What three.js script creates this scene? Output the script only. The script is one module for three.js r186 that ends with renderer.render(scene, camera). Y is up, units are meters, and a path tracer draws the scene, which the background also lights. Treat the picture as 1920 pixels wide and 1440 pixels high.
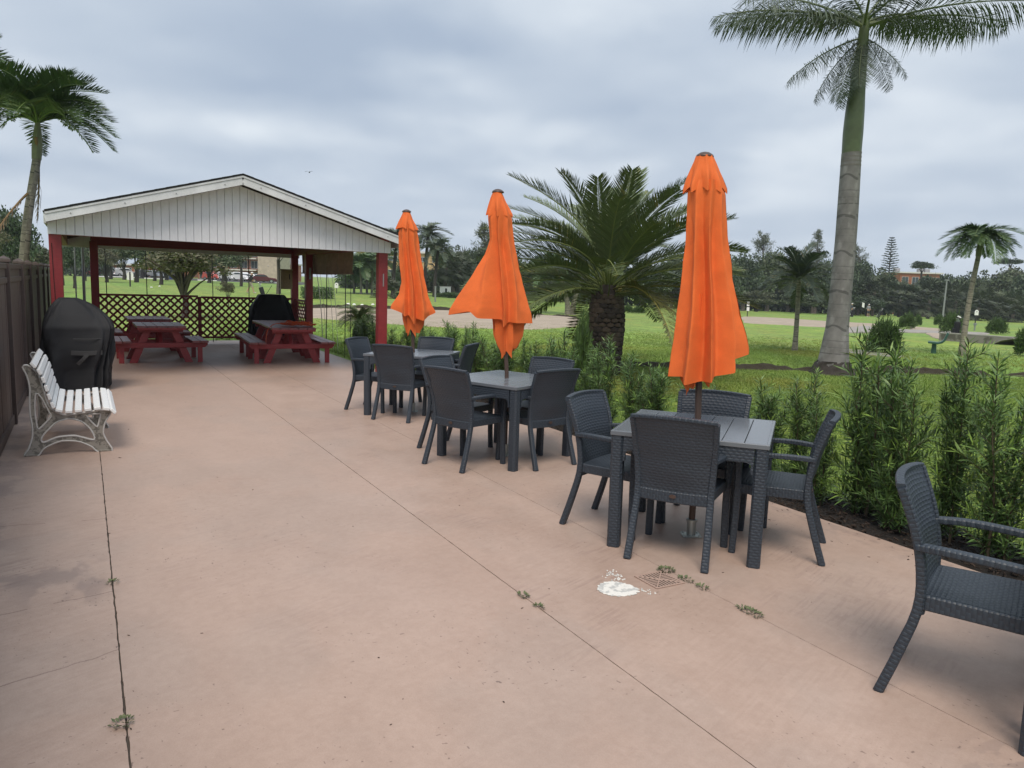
import * as THREE from 'three';
import { mergeGeometries, mergeVertices } from 'three/addons/utils/BufferGeometryUtils.js';
import { RoundedBoxGeometry } from 'three/addons/geometries/RoundedBoxGeometry.js';
import { MarchingCubes } from 'three/addons/objects/MarchingCubes.js';

// ---------------------------------------------------------------- camera, sky, sun, exposure
const scene = new THREE.Scene();
const F = 1443.14;                                     // focal length in pixels of a 1920 wide frame
const camera = new THREE.PerspectiveCamera(2 * Math.atan(720 / F) * 180 / Math.PI, 4 / 3, 0.05, 1500);
camera.position.set(0, 1.6226, 0);
camera.rotation.order = 'YXZ';
camera.rotation.set(-0.12902, -0.50899, 0.03152);
camera.updateMatrixWorld(true);
const renderer = new THREE.WebGLRenderer({ antialias: true });
renderer.toneMapping = THREE.LinearToneMapping;
renderer.toneMappingExposure = 1.87;
renderer.shadowMap.enabled = true;

// ---- noise
function rng(seed) { let a = seed >>> 0; return () => { a = (a + 0x6D2B79F5) | 0; let t = Math.imul(a ^ (a >>> 15), 1 | a); t = (t + Math.imul(t ^ (t >>> 7), 61 | t)) ^ t; return ((t ^ (t >>> 14)) >>> 0) / 4294967296; }; }
const NT = new Float32Array(65536); { const r = rng(77); for (let i = 0; i < 65536; i++) NT[i] = r(); }
function vn(x, y) { const xi = Math.floor(x), yi = Math.floor(y); let fx = x - xi, fy = y - yi; fx = fx * fx * (3 - 2 * fx); fy = fy * fy * (3 - 2 * fy);
  const a = NT[(xi & 255) + ((yi & 255) << 8)], b = NT[((xi + 1) & 255) + ((yi & 255) << 8)], c = NT[(xi & 255) + (((yi + 1) & 255) << 8)], d = NT[((xi + 1) & 255) + (((yi + 1) & 255) << 8)];
  return a + (b - a) * fx + (c - a) * fy + (a - b - c + d) * fx * fy; }
function fbm(x, y, o) { let s = 0, a = .5, n = 0; for (let i = 0; i < o; i++) { s += a * vn(x, y); n += a; a *= .5; x = x * 2.03 + 17.3; y = y * 2.03 + 9.1; } return s / n; }
const lerp = (a, b, t) => a + (b - a) * t, clamp = (v, a, b) => Math.min(b, Math.max(a, v));
const sstep = (a, b, v) => { const t = clamp((v - a) / (b - a), 0, 1); return t * t * (3 - 2 * t); };
const V = (x, y, z) => new THREE.Vector3(x, y, z);

// ---- overcast sky: a layered cloud deck, brighter where the cloud is thin
{
  const W = 1024, H = 512, data = new Float32Array(W * H * 4), s2l = c => Math.pow((c + 14.0) / 269.0, 2.4);
  const dark = [171, 186, 206].map(s2l), mid = [193, 205, 220].map(s2l), lite = [226, 234, 242].map(s2l);
  for (let j = 0; j < H; j++) for (let i = 0; i < W; i++) {
    const th = (i + .5) / W * 2 * Math.PI - Math.PI, ph = ((j + .5) / H - .5) * Math.PI;
    const y = Math.sin(ph), c = Math.cos(ph), dx = Math.cos(th) * c, dz = Math.sin(th) * c;
    const yy = Math.max(y, 0) + .10, u = dx / yy, v = dz / yy;
    let n = fbm(u * 1.7 + 15, v * 1.7 + 23, 6), m = fbm(u * .8 + 61 + n * .9, v * .85 + 47, 5);
    let k = clamp((n * .5 + m * .5 - .5) * 2.3 + .52, 0, 1);
    k = lerp(k, .62, .75 * (1 - sstep(0, .2, y)));
    const o = (j * W + i) * 4;
    for (let q = 0; q < 3; q++) data[o + q] = (k < .5 ? lerp(dark[q], mid[q], k * 2) : lerp(mid[q], lite[q], k * 2 - 1)) / 1.8;
    data[o + 3] = 1;
  }
  const t = new THREE.DataTexture(data, W, H, THREE.RGBAFormat, THREE.FloatType);
  t.mapping = THREE.EquirectangularReflectionMapping; t.magFilter = t.minFilter = THREE.LinearFilter; t.wrapS = THREE.RepeatWrapping; t.needsUpdate = true;
  scene.background = t; scene.environment = t;
}
const sun = new THREE.DirectionalLight(0xfff3e4, 1.5);
sun.position.set(-9, 34, 12); sun.target.position.set(3, 0, -6); sun.castShadow = true; sun.shadow.radius = 60;
sun.shadow.mapSize.set(2048, 2048); Object.assign(sun.shadow.camera, { left: -40, right: 40, top: 40, bottom: -40, near: 1, far: 120 });
scene.add(sun, sun.target);

// ---- from the photograph's lens to places: used only to work out where far things stand
const camQ = camera.quaternion.clone(), camQi = camQ.clone().invert();
const ray = (px, py) => V((px - 960) / F, -(py - 720) / F, -1).applyQuaternion(camQ);
const rowOf = p => { const q = p.clone().sub(camera.position).applyQuaternion(camQi); return 720 - F * q.y / -q.z; };
const BK = { x0: 10.57, z0: -13.82, dx: 0.8999, dz: 0.4361 };            // line of the low earth bank across the lawn
const bankSide = (x, z) => (x - BK.x0) * BK.dz - (z - BK.z0) * BK.dx;    // > 0 beyond the bank
function terr(x, z) {
  const d = Math.hypot(x, z), th = Math.atan2(x, -z) * 180 / Math.PI;
  const s = lerp(.004, -.0145, sstep(12, 50, th));
  let h = s * Math.max(0, d - 24);
  const near = sstep(-.2, 1.2, bankSide(x, z));
  h += lerp(-.15, 0, lerp(sstep(9, 18, d), near, sstep(7.5, 10.5, x)));
  h += (fbm(x * .12 + 3, z * .12 + 40, 3) - .5) * .22 * sstep(14, 40, d);
  return h;
}
function gnd(px, py) { const r = ray(px, py); let t = 2; for (let i = 0; i < 4000; i++) { const s = Math.max(.05, t * .004), p = camera.position.clone().addScaledVector(r, t + s); if (p.y < terr(p.x, p.z)) break; t += s; if (t > 900) break; } const p = camera.position.clone().addScaledVector(r, t); p.y = terr(p.x, p.z); return p; }
function far(px, D) { const r = ray(px, 540); const p = camera.position.clone().addScaledVector(r, D); p.y = terr(p.x, p.z); return p; }
function topAt(p, py) { let lo = p.y - 2, hi = p.y + 60; for (let i = 0; i < 50; i++) { const m = (lo + hi) / 2; if (rowOf(V(p.x, m, p.z)) > py) lo = m; else hi = m; } return lo; }
const depthOf = p => -p.clone().sub(camera.position).applyQuaternion(camQi).z;

// ---------------------------------------------------------------- naming and building helpers
const taken = {};
function numbered(n) { if (!(n in taken)) { taken[n] = 0; return n; } taken[n]++; return n + '_' + String(taken[n]).padStart(3, '0'); }
function tag(o, label, category, group) { o.userData = { label, category }; if (group) o.userData.group = group; return o; }
function thing(name, label, category, pos = [0, 0, 0], turn = 0, group) { const o = new THREE.Group(); o.name = numbered(name); scene.add(o); o.position.set(...pos); o.rotation.y = turn; return tag(o, label, category, group); }
function part(name, geo, mat, parent) { const m = new THREE.Mesh(Array.isArray(geo) ? merge(geo) : geo, mat); m.name = name; parent.add(m); return m; }
function solo(name, geo, mat, label, category, group) { const m = new THREE.Mesh(Array.isArray(geo) ? merge(geo) : geo, mat); m.name = numbered(name); scene.add(m); return tag(m, label, category, group); }
function setting(name, geo, mat) { const m = new THREE.Mesh(Array.isArray(geo) ? merge(geo) : geo, mat); m.name = numbered(name); scene.add(m); m.userData.kind = 'structure'; return m; }
function copy(root, pos, turn, label, group, scale) { const r = root.clone(); r.name = numbered(root.name.replace(/_\d{3}$/, '')); r.userData = { ...root.userData }; scene.add(r); r.position.set(...pos); r.rotation.y = turn; if (scale) r.scale.set(...scale); if (label) r.userData.label = label; if (group) r.userData.group = group; return r; }
function merge(list) { const l = list.map(g => { const h = g.index ? g.toNonIndexed() : g; for (const k of Object.keys(h.attributes)) if (!['position', 'normal', 'uv', 'color'].includes(k)) h.deleteAttribute(k); return h; });
  const anyC = l.some(g => g.attributes.color); if (anyC) for (const g of l) if (!g.attributes.color) { const n = g.attributes.position.count; g.setAttribute('color', new THREE.BufferAttribute(new Float32Array(n * 3).fill(1), 3)); }
  for (const g of l) if (!g.attributes.uv) g.setAttribute('uv', new THREE.BufferAttribute(new Float32Array(g.attributes.position.count * 2), 2));
  return l.length === 1 ? l[0] : mergeGeometries(l, false); }
// uv in metres, by the axis the face points along
function muv(g0) { const g = g0.index ? g0.toNonIndexed() : g0; const p = g.attributes.position, n = g.attributes.normal, uv = new Float32Array(p.count * 2);
  for (let i = 0; i < p.count; i += 3) { let ax = 0, ay = 0, az = 0; for (let k = 0; k < 3; k++) { ax += Math.abs(n.getX(i + k)); ay += Math.abs(n.getY(i + k)); az += Math.abs(n.getZ(i + k)); }
    for (let k = 0; k < 3; k++) { const x = p.getX(i + k), y = p.getY(i + k), z = p.getZ(i + k); let u, v; if (ay >= ax && ay >= az) { u = x; v = z; } else if (ax >= az) { u = z; v = y; } else { u = x; v = y; } uv[(i + k) * 2] = u; uv[(i + k) * 2 + 1] = v; } }
  g.setAttribute('uv', new THREE.BufferAttribute(uv, 2)); return g; }
function bx(w, h, d, x = 0, y = 0, z = 0) { const g = new THREE.BoxGeometry(w, h, d); g.translate(x, y, z); return muv(g); }
function rb(w, h, d, x = 0, y = 0, z = 0, r = .006) { const g = new RoundedBoxGeometry(w, h, d, 1, Math.min(r, w / 2.1, h / 2.1, d / 2.1)); g.translate(x, y, z); return muv(g); }
function cyl(r0, r1, h, x = 0, y = 0, z = 0, n = 12) { const g = new THREE.CylinderGeometry(r1, r0, h, n); g.translate(x, y + h / 2, z); return g; }
function tube(pts, r, n = 16, rs = 6) { return new THREE.TubeGeometry(new THREE.CatmullRomCurve3(pts.map(p => p.isVector3 ? p : V(...p))), n, r, rs, false); }
// a limb that tapers: radii along a path
function limb(pts, radii, seg = 12, rs = 7, jit = 0, seed = 1) { const c = new THREE.CatmullRomCurve3(pts.map(p => p.isVector3 ? p : V(...p))); const g = new THREE.TubeGeometry(c, seg, 1, rs, false); const P = g.attributes.position; const r = rng(seed);
  for (let i = 0; i <= seg; i++) { const t = i / seg, o = c.getPointAt(t), f = t * (radii.length - 1), k = Math.min(radii.length - 2, Math.floor(f)), R = lerp(radii[k], radii[k + 1], f - k);
    for (let j = 0; j <= rs; j++) { const q = i * (rs + 1) + j, m = R * (1 + (j === rs ? 0 : jit * (r() - .5))); P.setXYZ(q, o.x + (P.getX(q) - o.x) * m, o.y + (P.getY(q) - o.y) * m, o.z + (P.getZ(q) - o.z) * m); } }
  const UV = g.attributes.uv, L = c.getLength(); for (let i = 0; i < UV.count; i++) UV.setXY(i, UV.getY(i) * radii[0] * 6, UV.getX(i) * L);
  g.computeVertexNormals(); return g; }
// a bar of chamfered rectangular section (w along `side`, d across) swept along a path; uv in metres
function bar(pts, w, d, side = [1, 0, 0], seg = 10, cap = true) {
  const P = pts.map(p => V(...p)), c = P.length > 2 ? new THREE.CatmullRomCurve3(P) : new THREE.LineCurve3(P[0], P[1]); if (P.length === 2) seg = 1;
  const S0 = V(...side), wf = typeof w === 'function' ? w : () => w, df = typeof d === 'function' ? d : () => d, pos = [], uv = [], idx = []; let L = 0, prev = null; const N = 8;
  for (let i = 0; i <= seg; i++) { const t = i / seg, o = c.getPoint(t), T = c.getTangent(t), S = S0.clone().addScaledVector(T, -S0.dot(T)).normalize(), B = T.clone().cross(S).normalize(); if (prev) L += o.distanceTo(prev); prev = o;
    const a = wf(t) / 2, b = df(t) / 2, ch = Math.min(a, b) * .35, ring = [[a, -b + ch], [a, b - ch], [a - ch, b], [-a + ch, b], [-a, b - ch], [-a, -b + ch], [-a + ch, -b], [a - ch, -b]]; let pl = 0;
    for (let k = 0; k <= N; k++) { const q = ring[k % N]; if (k) pl += Math.hypot(q[0] - ring[k - 1][0], q[1] - ring[k - 1][1]); const v = o.clone().addScaledVector(S, q[0]).addScaledVector(B, q[1]); pos.push(v.x, v.y, v.z); uv.push(pl, L); } }
  for (let i = 0; i < seg; i++) for (let k = 0; k < N; k++) { const a = i * (N + 1) + k, b = a + N + 1; idx.push(a, a + 1, b, b, a + 1, b + 1); }
  if (cap) for (const e of [0, seg]) { const base = pos.length / 3, s = e * (N + 1); for (let k = 0; k < N; k++) { pos.push(pos[(s + k) * 3], pos[(s + k) * 3 + 1], pos[(s + k) * 3 + 2]); uv.push(0, 0); } for (let k = 1; k < N - 1; k++) e ? idx.push(base, base + k, base + k + 1) : idx.push(base, base + k + 1, base + k); }
  const g = new THREE.BufferGeometry(); g.setAttribute('position', new THREE.Float32BufferAttribute(pos, 3)); g.setAttribute('uv', new THREE.Float32BufferAttribute(uv, 2)); g.setIndex(idx);
  const h = g.toNonIndexed(); h.computeVertexNormals(); return h; }
function grid(nu, nv, f, wrapU = false) { const pos = [], uv = [], idx = []; for (let j = 0; j <= nv; j++) for (let i = 0; i <= nu; i++) { const q = f(i / nu, j / nv); pos.push(q[0], q[1], q[2]); uv.push(q.length > 3 ? q[3] : i / nu, q.length > 3 ? q[4] : j / nv); }
  for (let j = 0; j < nv; j++) for (let i = 0; i < nu; i++) { const a = j * (nu + 1) + i, b = a + nu + 1; idx.push(a, a + 1, b, b, a + 1, b + 1); }
  const g = new THREE.BufferGeometry(); g.setAttribute('position', new THREE.Float32BufferAttribute(pos, 3)); g.setAttribute('uv', new THREE.Float32BufferAttribute(uv, 2)); g.setIndex(idx); g.computeVertexNormals();
  if (wrapU) { const n = g.attributes.normal; for (let j = 0; j <= nv; j++) { const a = j * (nu + 1), b = a + nu, x = n.getX(a) + n.getX(b), y = n.getY(a) + n.getY(b), z = n.getZ(a) + n.getZ(b), l = Math.hypot(x, y, z) || 1; n.setXYZ(a, x / l, y / l, z / l); n.setXYZ(b, x / l, y / l, z / l); } }
  return g; }
function shapeOf(pts, holes = [], smooth = false) { const mk = (C, p) => { const s = new C(); if (smooth) { const cc = new THREE.CatmullRomCurve3(p.map(q => V(q[0], q[1], 0)), true, 'catmullrom', .4).getPoints(p.length * 4); s.setFromPoints(cc.map(q => new THREE.Vector2(q.x, q.y))); } else s.setFromPoints(p.map(q => new THREE.Vector2(q[0], q[1]))); return s; };
  const s = mk(THREE.Shape, pts); for (const h of holes) s.holes.push(mk(THREE.Path, h)); return s; }
function ext(shape, depth, bev = 0) { const g = new THREE.ExtrudeGeometry(shape, { depth, bevelEnabled: bev > 0, bevelSize: bev, bevelThickness: bev, bevelOffset: -bev, bevelSegments: 1, curveSegments: 6 }); return g; }

const ORD = ['first', 'second', 'third', 'fourth', 'fifth', 'sixth', 'seventh', 'eighth', 'ninth', 'tenth', 'eleventh', 'twelfth', 'thirteenth', 'fourteenth', 'fifteenth', 'sixteenth', 'seventeenth', 'eighteenth', 'nineteenth', 'twentieth']; for (let i = 1; i < 20; i++) ORD.push(i < 10 ? 'twenty ' + ORD[i - 1] : i === 10 ? 'thirtieth' : 'thirty ' + ORD[i - 11]);
function rank(group, label) { const l = scene.children.filter(o => o.userData.group === group); l.sort((p, q) => { const f = o => (o.isMesh ? (o.geometry.computeBoundingSphere(), o.geometry.boundingSphere.center.clone()) : o.position.clone()).sub(camera.position).applyQuaternion(camQi); const u = f(p), v = f(q); return u.x / -u.z - v.x / -v.z; }); l.forEach((o, i) => { o.userData.label = label(ORD[i], i, o); }); }
// ---------------------------------------------------------------- textures and materials
function tex(w, h, f, srgb = true) { const d = new Uint8Array(w * h * 4); for (let j = 0; j < h; j++) for (let i = 0; i < w; i++) { const c = f(i, j), o = (j * w + i) * 4; if (typeof c === 'number') { d[o] = d[o + 1] = d[o + 2] = clamp(c, 0, 255); } else { d[o] = clamp(c[0], 0, 255); d[o + 1] = clamp(c[1], 0, 255); d[o + 2] = clamp(c[2], 0, 255); } d[o + 3] = 255; }
  const t = new THREE.DataTexture(d, w, h, THREE.RGBAFormat, THREE.UnsignedByteType); t.wrapS = t.wrapT = THREE.RepeatWrapping; t.magFilter = THREE.LinearFilter; t.minFilter = THREE.LinearMipmapLinearFilter; t.generateMipmaps = true; if (srgb) t.colorSpace = THREE.SRGBColorSpace; t.needsUpdate = true; return t; }
// tileable noise: x,y in 0..1, n cells
function tn(x, y, n, s = 0) { const X = x * n, Y = y * n, xi = Math.floor(X), yi = Math.floor(Y); let fx = X - xi, fy = Y - yi; fx = fx * fx * (3 - 2 * fx); fy = fy * fy * (3 - 2 * fy); const q = (a, b) => NT[(((a % n) + s * 13) & 255) + ((((b % n) + s * 29) & 255) << 8)];
  const a = q(xi, yi), b = q(xi + 1, yi), c = q(xi, yi + 1), d = q(xi + 1, yi + 1); return a + (b - a) * fx + (c - a) * fy + (a - b - c + d) * fx * fy; }
const tfb = (x, y, n, s = 0) => tn(x, y, n, s) * .5 + tn(x, y, n * 2, s + 1) * .28 + tn(x, y, n * 4, s + 2) * .15 + tn(x, y, n * 8, s + 3) * .07;
const M = {};
function std(name, rgb, rough, extra = {}) { const m = new THREE.MeshStandardMaterial({ roughness: rough, side: THREE.DoubleSide, ...extra }); m.color.setRGB(...rgb); m.name = name; return M[name] = m; }
const mottle = tex(256, 256, (i, j) => { const v = 205 + 50 * tfb(i / 256, j / 256, 8, 3) + 14 * (NT[(i * 7 + j * 131) & 65535] - .5); return [v, v, v]; });
const rep = (t, r, s) => { const c = t.clone(); c.repeat.set(r, s ?? r); c.needsUpdate = true; return c; };
// wicker moulded into resin: rows of short strands, half a strand offset from row to row
const weave = tex(256, 256, (i, j) => { const rows = 10, cols = 5, y = j / 256 * rows, r = Math.floor(y), fy = y - r, x = i / 256 * cols + (r & 1 ? .5 : 0), fx = x - Math.floor(x); const a = Math.pow(Math.sin(Math.PI * fy), .6), b = Math.pow(Math.abs(Math.sin(Math.PI * fx)), .6); return 255 * a * (.08 + .92 * b); }, false);
const weaveM = rep(weave, 1 / .18);
std('wicker', [.030, .041, .057], .48, { bumpMap: weaveM, bumpScale: .0024 });
std('resin', [.14, .156, .178], .22, { }); // smooth satin top
const clothT = rep(tex(128, 128, (i, j) => 128 + 60 * Math.sin(i / 128 * Math.PI * 64) * Math.sin(j / 128 * Math.PI * 64), false), 6);
std('orange_canvas', [.92, .185, .036], .82, { bumpMap: clothT, bumpScale: .0004, map: rep(tex(256, 256, (i, j) => { const v = 222 + 33 * tfb(i / 256, j / 256, 6, 9) - 10 * sstep(.55, .75, tfb(i / 256, j / 256, 3, 22)), g = 8 * NT[(i * 31 + j * 257) & 65535]; return [v - g, v - g, v - g]; }), 1.5) });
std('brown_metal', [.085, .055, .045], .45, { metalness: .2 });
std('zinc', [.45, .48, .46], .38, { metalness: .8 });
const grainT = tex(256, 256, (i, j) => { const x = i / 256, y = j / 256, w = tfb(x, y, 4, 5), g = .5 + .5 * Math.sin((y * 18 + w * 2.4) * 2 * Math.PI); const v = 205 + 30 * g * tn(x, y, 24, 4) + 30 * w; return [v, v, v]; });
std('red_paint', [.30, .030, .034], .5, { map: rep(grainT, 1.6, 4), bumpMap: rep(grainT, 1.6, 4), bumpScale: .002 });
std('red_top', [.32, .12, .115], .36, { map: rep(tex(256, 256, (i, j) => { const x = i / 256, y = j / 256, w = tfb(x, y, 6, 15), g = tn(x, y * .999, 40, 6); const k = sstep(.45, .7, w); return [225 - 35 * k + 20 * g, 215 - 12 * k + 20 * g, 215 - 8 * k + 20 * g]; }), 1.3, 2), bumpMap: rep(grainT, 1.6, 4), bumpScale: .002 });
std('white_siding', [.76, .78, .82], .6, { map: rep(tex(256, 256, (i, j) => { const x = i / 256, y = j / 256, s = sstep(.62, .8, tfb(x, y, 6, 2)), st = tn(x, y, 64, 8); return [252 - 18 * s - 8 * st, 251 - 20 * s - 8 * st, 250 - 22 * s - 8 * st]; }), .7, .35) });
std('white_trim', [.78, .80, .82], .5, { map: rep(mottle, .6) });
std('shingle', [.055, .052, .055], .9, { map: rep(mottle, 3) });
std('soffit_wood', [.12, .085, .07], .8);
std('fence_vinyl', [.098, .070, .062], .55, { map: rep(tex(256, 256, (i, j) => { const x = i / 256, y = j / 256, v = 205 + 40 * tn(x, y * 4 % 1, 32, 2) * .5 + 40 * tfb(x, y, 5, 12); return [v, v, v]; }), 1, .25) });
std('white_slat', [.87, .885, .89], .4, { map: rep(tex(256, 256, (i, j) => { const v = 238 + 17 * tfb(i / 256, j / 256, 9, 33); return [v, v, v]; }), 2.5) });
std('cast_grey', [.40, .385, .36], .62, { map: rep(tex(256, 256, (i, j) => { const k = sstep(.5, .62, tfb(i / 256, j / 256, 14, 6)); const r = 20 * NT[(i * 17 + j * 251) & 65535]; return [230 - 55 * k - r, 228 - 55 * k - r, 223 - 55 * k - r]; }), 3.5), metalness: .1 });
std('cast_rim', [.68, .67, .65], .55, { map: rep(mottle, 4) });
std('black_vinyl', [.005, .006, .009], .75, { bumpMap: rep(mottle, 3), bumpScale: .004 });
std('dark_strap', [.035, .036, .038], .7);
std('tan_canvas', [.50, .37, .25], .85, { map: rep(mottle, 1.5) });
std('tan_wood', [.46, .33, .19], .7, { map: rep(grainT, 2) });
std('orange_cord', [.62, .10, .03], .5);
std('pale_cord', [.55, .53, .48], .7);
std('dark_cable', [.05, .05, .05], .6);
std('grey_metal', [.30, .31, .31], .5, { metalness: .5 });
std('white_board', [.80, .80, .79], .55);
std('dark_post', [.03, .03, .03], .6);
std('drain_plastic', [.40, .285, .235], .6);
std('dark_void', [.012, .011, .01], .95);
std('white_paint', [.80, .79, .76], .55, { map: rep(tex(256, 256, (i, j) => { const k = sstep(.45, .7, tfb(i / 256, j / 256, 10, 20)); return [252 - 45 * k, 252 - 43 * k, 250 - 40 * k]; }), 4) });
std('mulch', [.022, .017, .014], .95, { map: rep(mottle, 4), bumpMap: rep(mottle, 9), bumpScale: .02 });
std('bark_chip', [.040, .027, .02], .9);
std('soil', [.055, .046, .03], .95, { map: rep(mottle, 2), bumpMap: rep(mottle, 5), bumpScale: .03 });
std('sand', [.50, .43, .36], .95, { map: rep(tex(512, 512, (i, j) => { const x = i / 512, y = j / 512, n = tfb(x, y, 10, 4), r = NT[(i * 37 + j * 517) & 65535]; return [215 + 40 * n - 14 * r, 212 + 40 * n - 14 * r, 206 + 40 * n - 14 * r]; }), .22), bumpMap: rep(mottle, .8), bumpScale: .05 });
std('path_stone', [.40, .38, .35], .9, { map: rep(mottle, .4) });
std('bridge_stone', [.30, .285, .27], .9, { map: rep(tex(256, 256, (i, j) => { const k = sstep(.48, .66, tfb(i / 256, j / 256, 9, 30)); return [235 - 70 * k, 232 - 70 * k, 226 - 72 * k]; }), .35) });
// plants
const leafMat = (name, rgb, rough = .55, extra = {}) => std(name, rgb, rough, { vertexColors: true, ...extra });
leafMat('podocarpus', [.11, .205, .06], .5); leafMat('broadleaf', [.075, .105, .048], .6); leafMat('olive_leaf', [.10, .118, .066], .65); leafMat('deep_leaf', [.054, .085, .042], .6);
leafMat('frond_green', [.09, .15, .06], .48); leafMat('date_frond', [.125, .165, .068], .48); leafMat('royal_frond', [.085, .115, .078], .5); leafMat('bush_leaf', [.062, .12, .032], .55); leafMat('dry_leaf', [.15, .105, .06], .8); leafMat('grass_blade', [.185, .29, .055], .6);
std('bark', [.12, .10, .085], .9, { map: rep(mottle, 3), bumpMap: rep(mottle, 6), bumpScale: .02 });
std('pale_bark', [.22, .205, .18], .85, { map: rep(mottle, 3), bumpMap: rep(mottle, 6), bumpScale: .012 });
std('dark_bark', [.05, .042, .036], .9, { map: rep(mottle, 3) });
std('leaf_base', [.105, .076, .058], .9, { map: rep(mottle, 6) }); std('leaf_base_dark', [.055, .042, .035], .92, { map: rep(mottle, 6) });
std('crownshaft', [.115, .15, .065], .42, { map: rep(mottle, 1) });
std('crownshaft_pale', [.22, .24, .12], .5, { map: rep(mottle, 1) });
std('stem_green', [.12, .14, .05], .6); std('twig', [.11, .085, .055], .85);
std('weed_leaf', [.085, .12, .055], .7);

// ---------------------------------------------------------------- the patio: four strips of painted concrete with open joints
const PX0 = -.72, PX1 = 4.64, PZN = .8, PZM = -7, PZF = -20.3;
function patioTex(z0, z1, W, H, bump) {
  const inE = (x, z, cx, cz, rx, rz) => Math.hypot((x - cx) / rx, (z - cz) / rz);
  return tex(W, H, (i, j) => { const x = lerp(PX0, PX1, i / W), z = lerp(z0, z1, j / H);
    const big = fbm(x * .9 + 3, z * .55 + 8, 4), midn = fbm(x * 5 + 11, z * 3.2 + 70, 4), fine = fbm(x * 34, z * 34, 3), g = NT[(i * 73 + j * 1031) & 65535];
    const broom = fbm(x * 6 + 9 + .8 * fbm(x * 3, z * 3, 2), z * 75 + x * 30, 3);             // trowel marks run across the strips
    const rough = x < .08 ? .9 : (x > 1.965 ? (x > 2.92 ? .55 : .75) : .32);
    const scuff = sstep(.55, .72, fbm(x * 2.1 + 40, z * 2.1 + 2, 3)) * sstep(.5, .66, broom) * rough;
    if (bump) return 120 + 60 * (broom - .5) * rough + 70 * (fine - .5) + 24 * (g - .5) - 40 * scuff;
    let r = 174, gr = 151, b = 138;
    const k = (big - .5) * 10 + (midn - .5) * 12 * (.4 + rough) + (fine - .5) * 9 + (g - .5) * 7 + (broom - .5) * 9 * rough; r += k; gr += k * 1.02; b += k * 1.04;
    const w = sstep(.5, .68, fbm(x * 1.6 + 80, z * 1.2 + 31, 4)); r -= 3 * w; gr -= 1 * w;             // worn, greyer paint
    r -= 15 * scuff; gr -= 15 * scuff; b -= 13 * scuff;
    // the grey stain on the left strip, and dirt along the fence foot
    let s = sstep(1.25, .35, inE(x, z, -.12, -4.5, .27, .42)) * sstep(.36, .6, fbm(x * 9, z * 5 + 50, 4)) + .8 * sstep(1.1, .4, inE(x, z, -.45, -4.62, .3, .12)) * sstep(.4, .62, fbm(x * 9 + 7, z * 9, 3));
    s += .9 * sstep(-.28, -.62, x) * sstep(.42, .6, fbm(x * 5 + 20, z * 4 + 90, 4)) + .8 * sstep(1.1, .3, inE(x, z, 3.1, -1.2, .9, .35)) * sstep(.5, .62, fbm(x * 12, z * 26, 3));
    s += .55 * sstep(4.25, 4.62, x) * sstep(.55, .68, fbm(x * 22, z * 14 + 5, 3));
    s = clamp(s, 0, 1); r = lerp(r, 118, s * .42); gr = lerp(gr, 104, s * .42); b = lerp(b, 101, s * .42);
    for (const [cz, sl, x0, x1] of [[-3.53, -.35, -.35, .08], [-4.25, -.2, -.5, .08], [-5.6, .12, -.6, .08], [-8.6, .1, -.6, .08]]) if (x > x0 && x < x1) { const d = Math.abs(z - cz - sl * x - .05 * (fbm(x * 7, cz, 3) - .5)); if (d < .0042 && vn(x * 9, cz * 3) > .3) { r -= 34; gr -= 33; b -= 30; } }
    const speck = vn(x * 70 + 3, z * 70 + 9) > .955 ? 1 : 0; if (speck && vn(x * 3, z * 3) > .5) { r -= 45; gr -= 42; b -= 38; }
    return [r, gr, b]; }, !bump);
}
const patioNear = std('patio_paint', [1, 1, 1], .5, { map: patioTex(PZN, PZM, 2048, 2048, false), bumpMap: patioTex(PZN, PZM, 1024, 1024, true), bumpScale: .0035 });
const patioFar = std('patio_paint_far', [1, 1, 1], .5, { map: patioTex(PZM, PZF, 1024, 2048, false), bumpMap: patioTex(PZM, PZF, 512, 1024, true), bumpScale: .0035 });
for (const m of [patioNear, patioFar]) { const r = rep(tex(512, 512, (i, j) => { const k = tfb(i / 512, j / 512, 7, 41); return 150 + 105 * k; }, false), 1); m.roughnessMap = r; m.roughness = .62; }
const patio = new THREE.Group(); patio.name = 'patio'; patio.userData.kind = 'structure'; scene.add(patio);
{
  const cuts = [PX0, .082, 1.966, 2.918, PX1], gap = [0, .005, .0045, .0025, 0];
  const edge = (k, z) => { const g = gap[k]; if (!g) return 0; const rough = k === 1 ? 1 : .45; return g / 2 + rough * (.008 * Math.max(0, vn(z * 30 + k * 9, k * 5.5) - .5) + .008 * Math.max(0, vn(z * 9 + 5 * k, 3.3) - .6)); };
  for (let s = 0; s < 4; s++) for (const [za, zb, mat] of [[PZN, PZM, patioNear], [PZM, PZF, patioFar]]) {
    const nz = mat === patioNear ? 420 : 240, xa = z => cuts[s] + edge(s, z + .31), xb = z => cuts[s + 1] - edge(s + 1, z + 7.7);
    const f = (u, v) => { const z = lerp(za, zb, v), x = lerp(xa(z), xb(z), u); return [x, 0, z, (x - PX0) / (PX1 - PX0), (z - za) / (zb - za)]; };
    const wall = (xf, sx) => grid(1, nz, (u, v) => { const z = lerp(za, zb, v), x = xf(z); return [x, -.1 * u, z, (x - PX0) / (PX1 - PX0), v]; });
    part('slab', [grid(6, nz, f), wall(xa), wall(xb)], mat, patio);
  }
  part('joint_dirt', bx(5.3, .02, 21.05, 1.96, -.018, -9.75), std('joint_soil', [.10, .08, .065], .95, { map: rep(mottle, 6) }), patio);
}
std('ground_under', [.05, .045, .04], .95);

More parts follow.
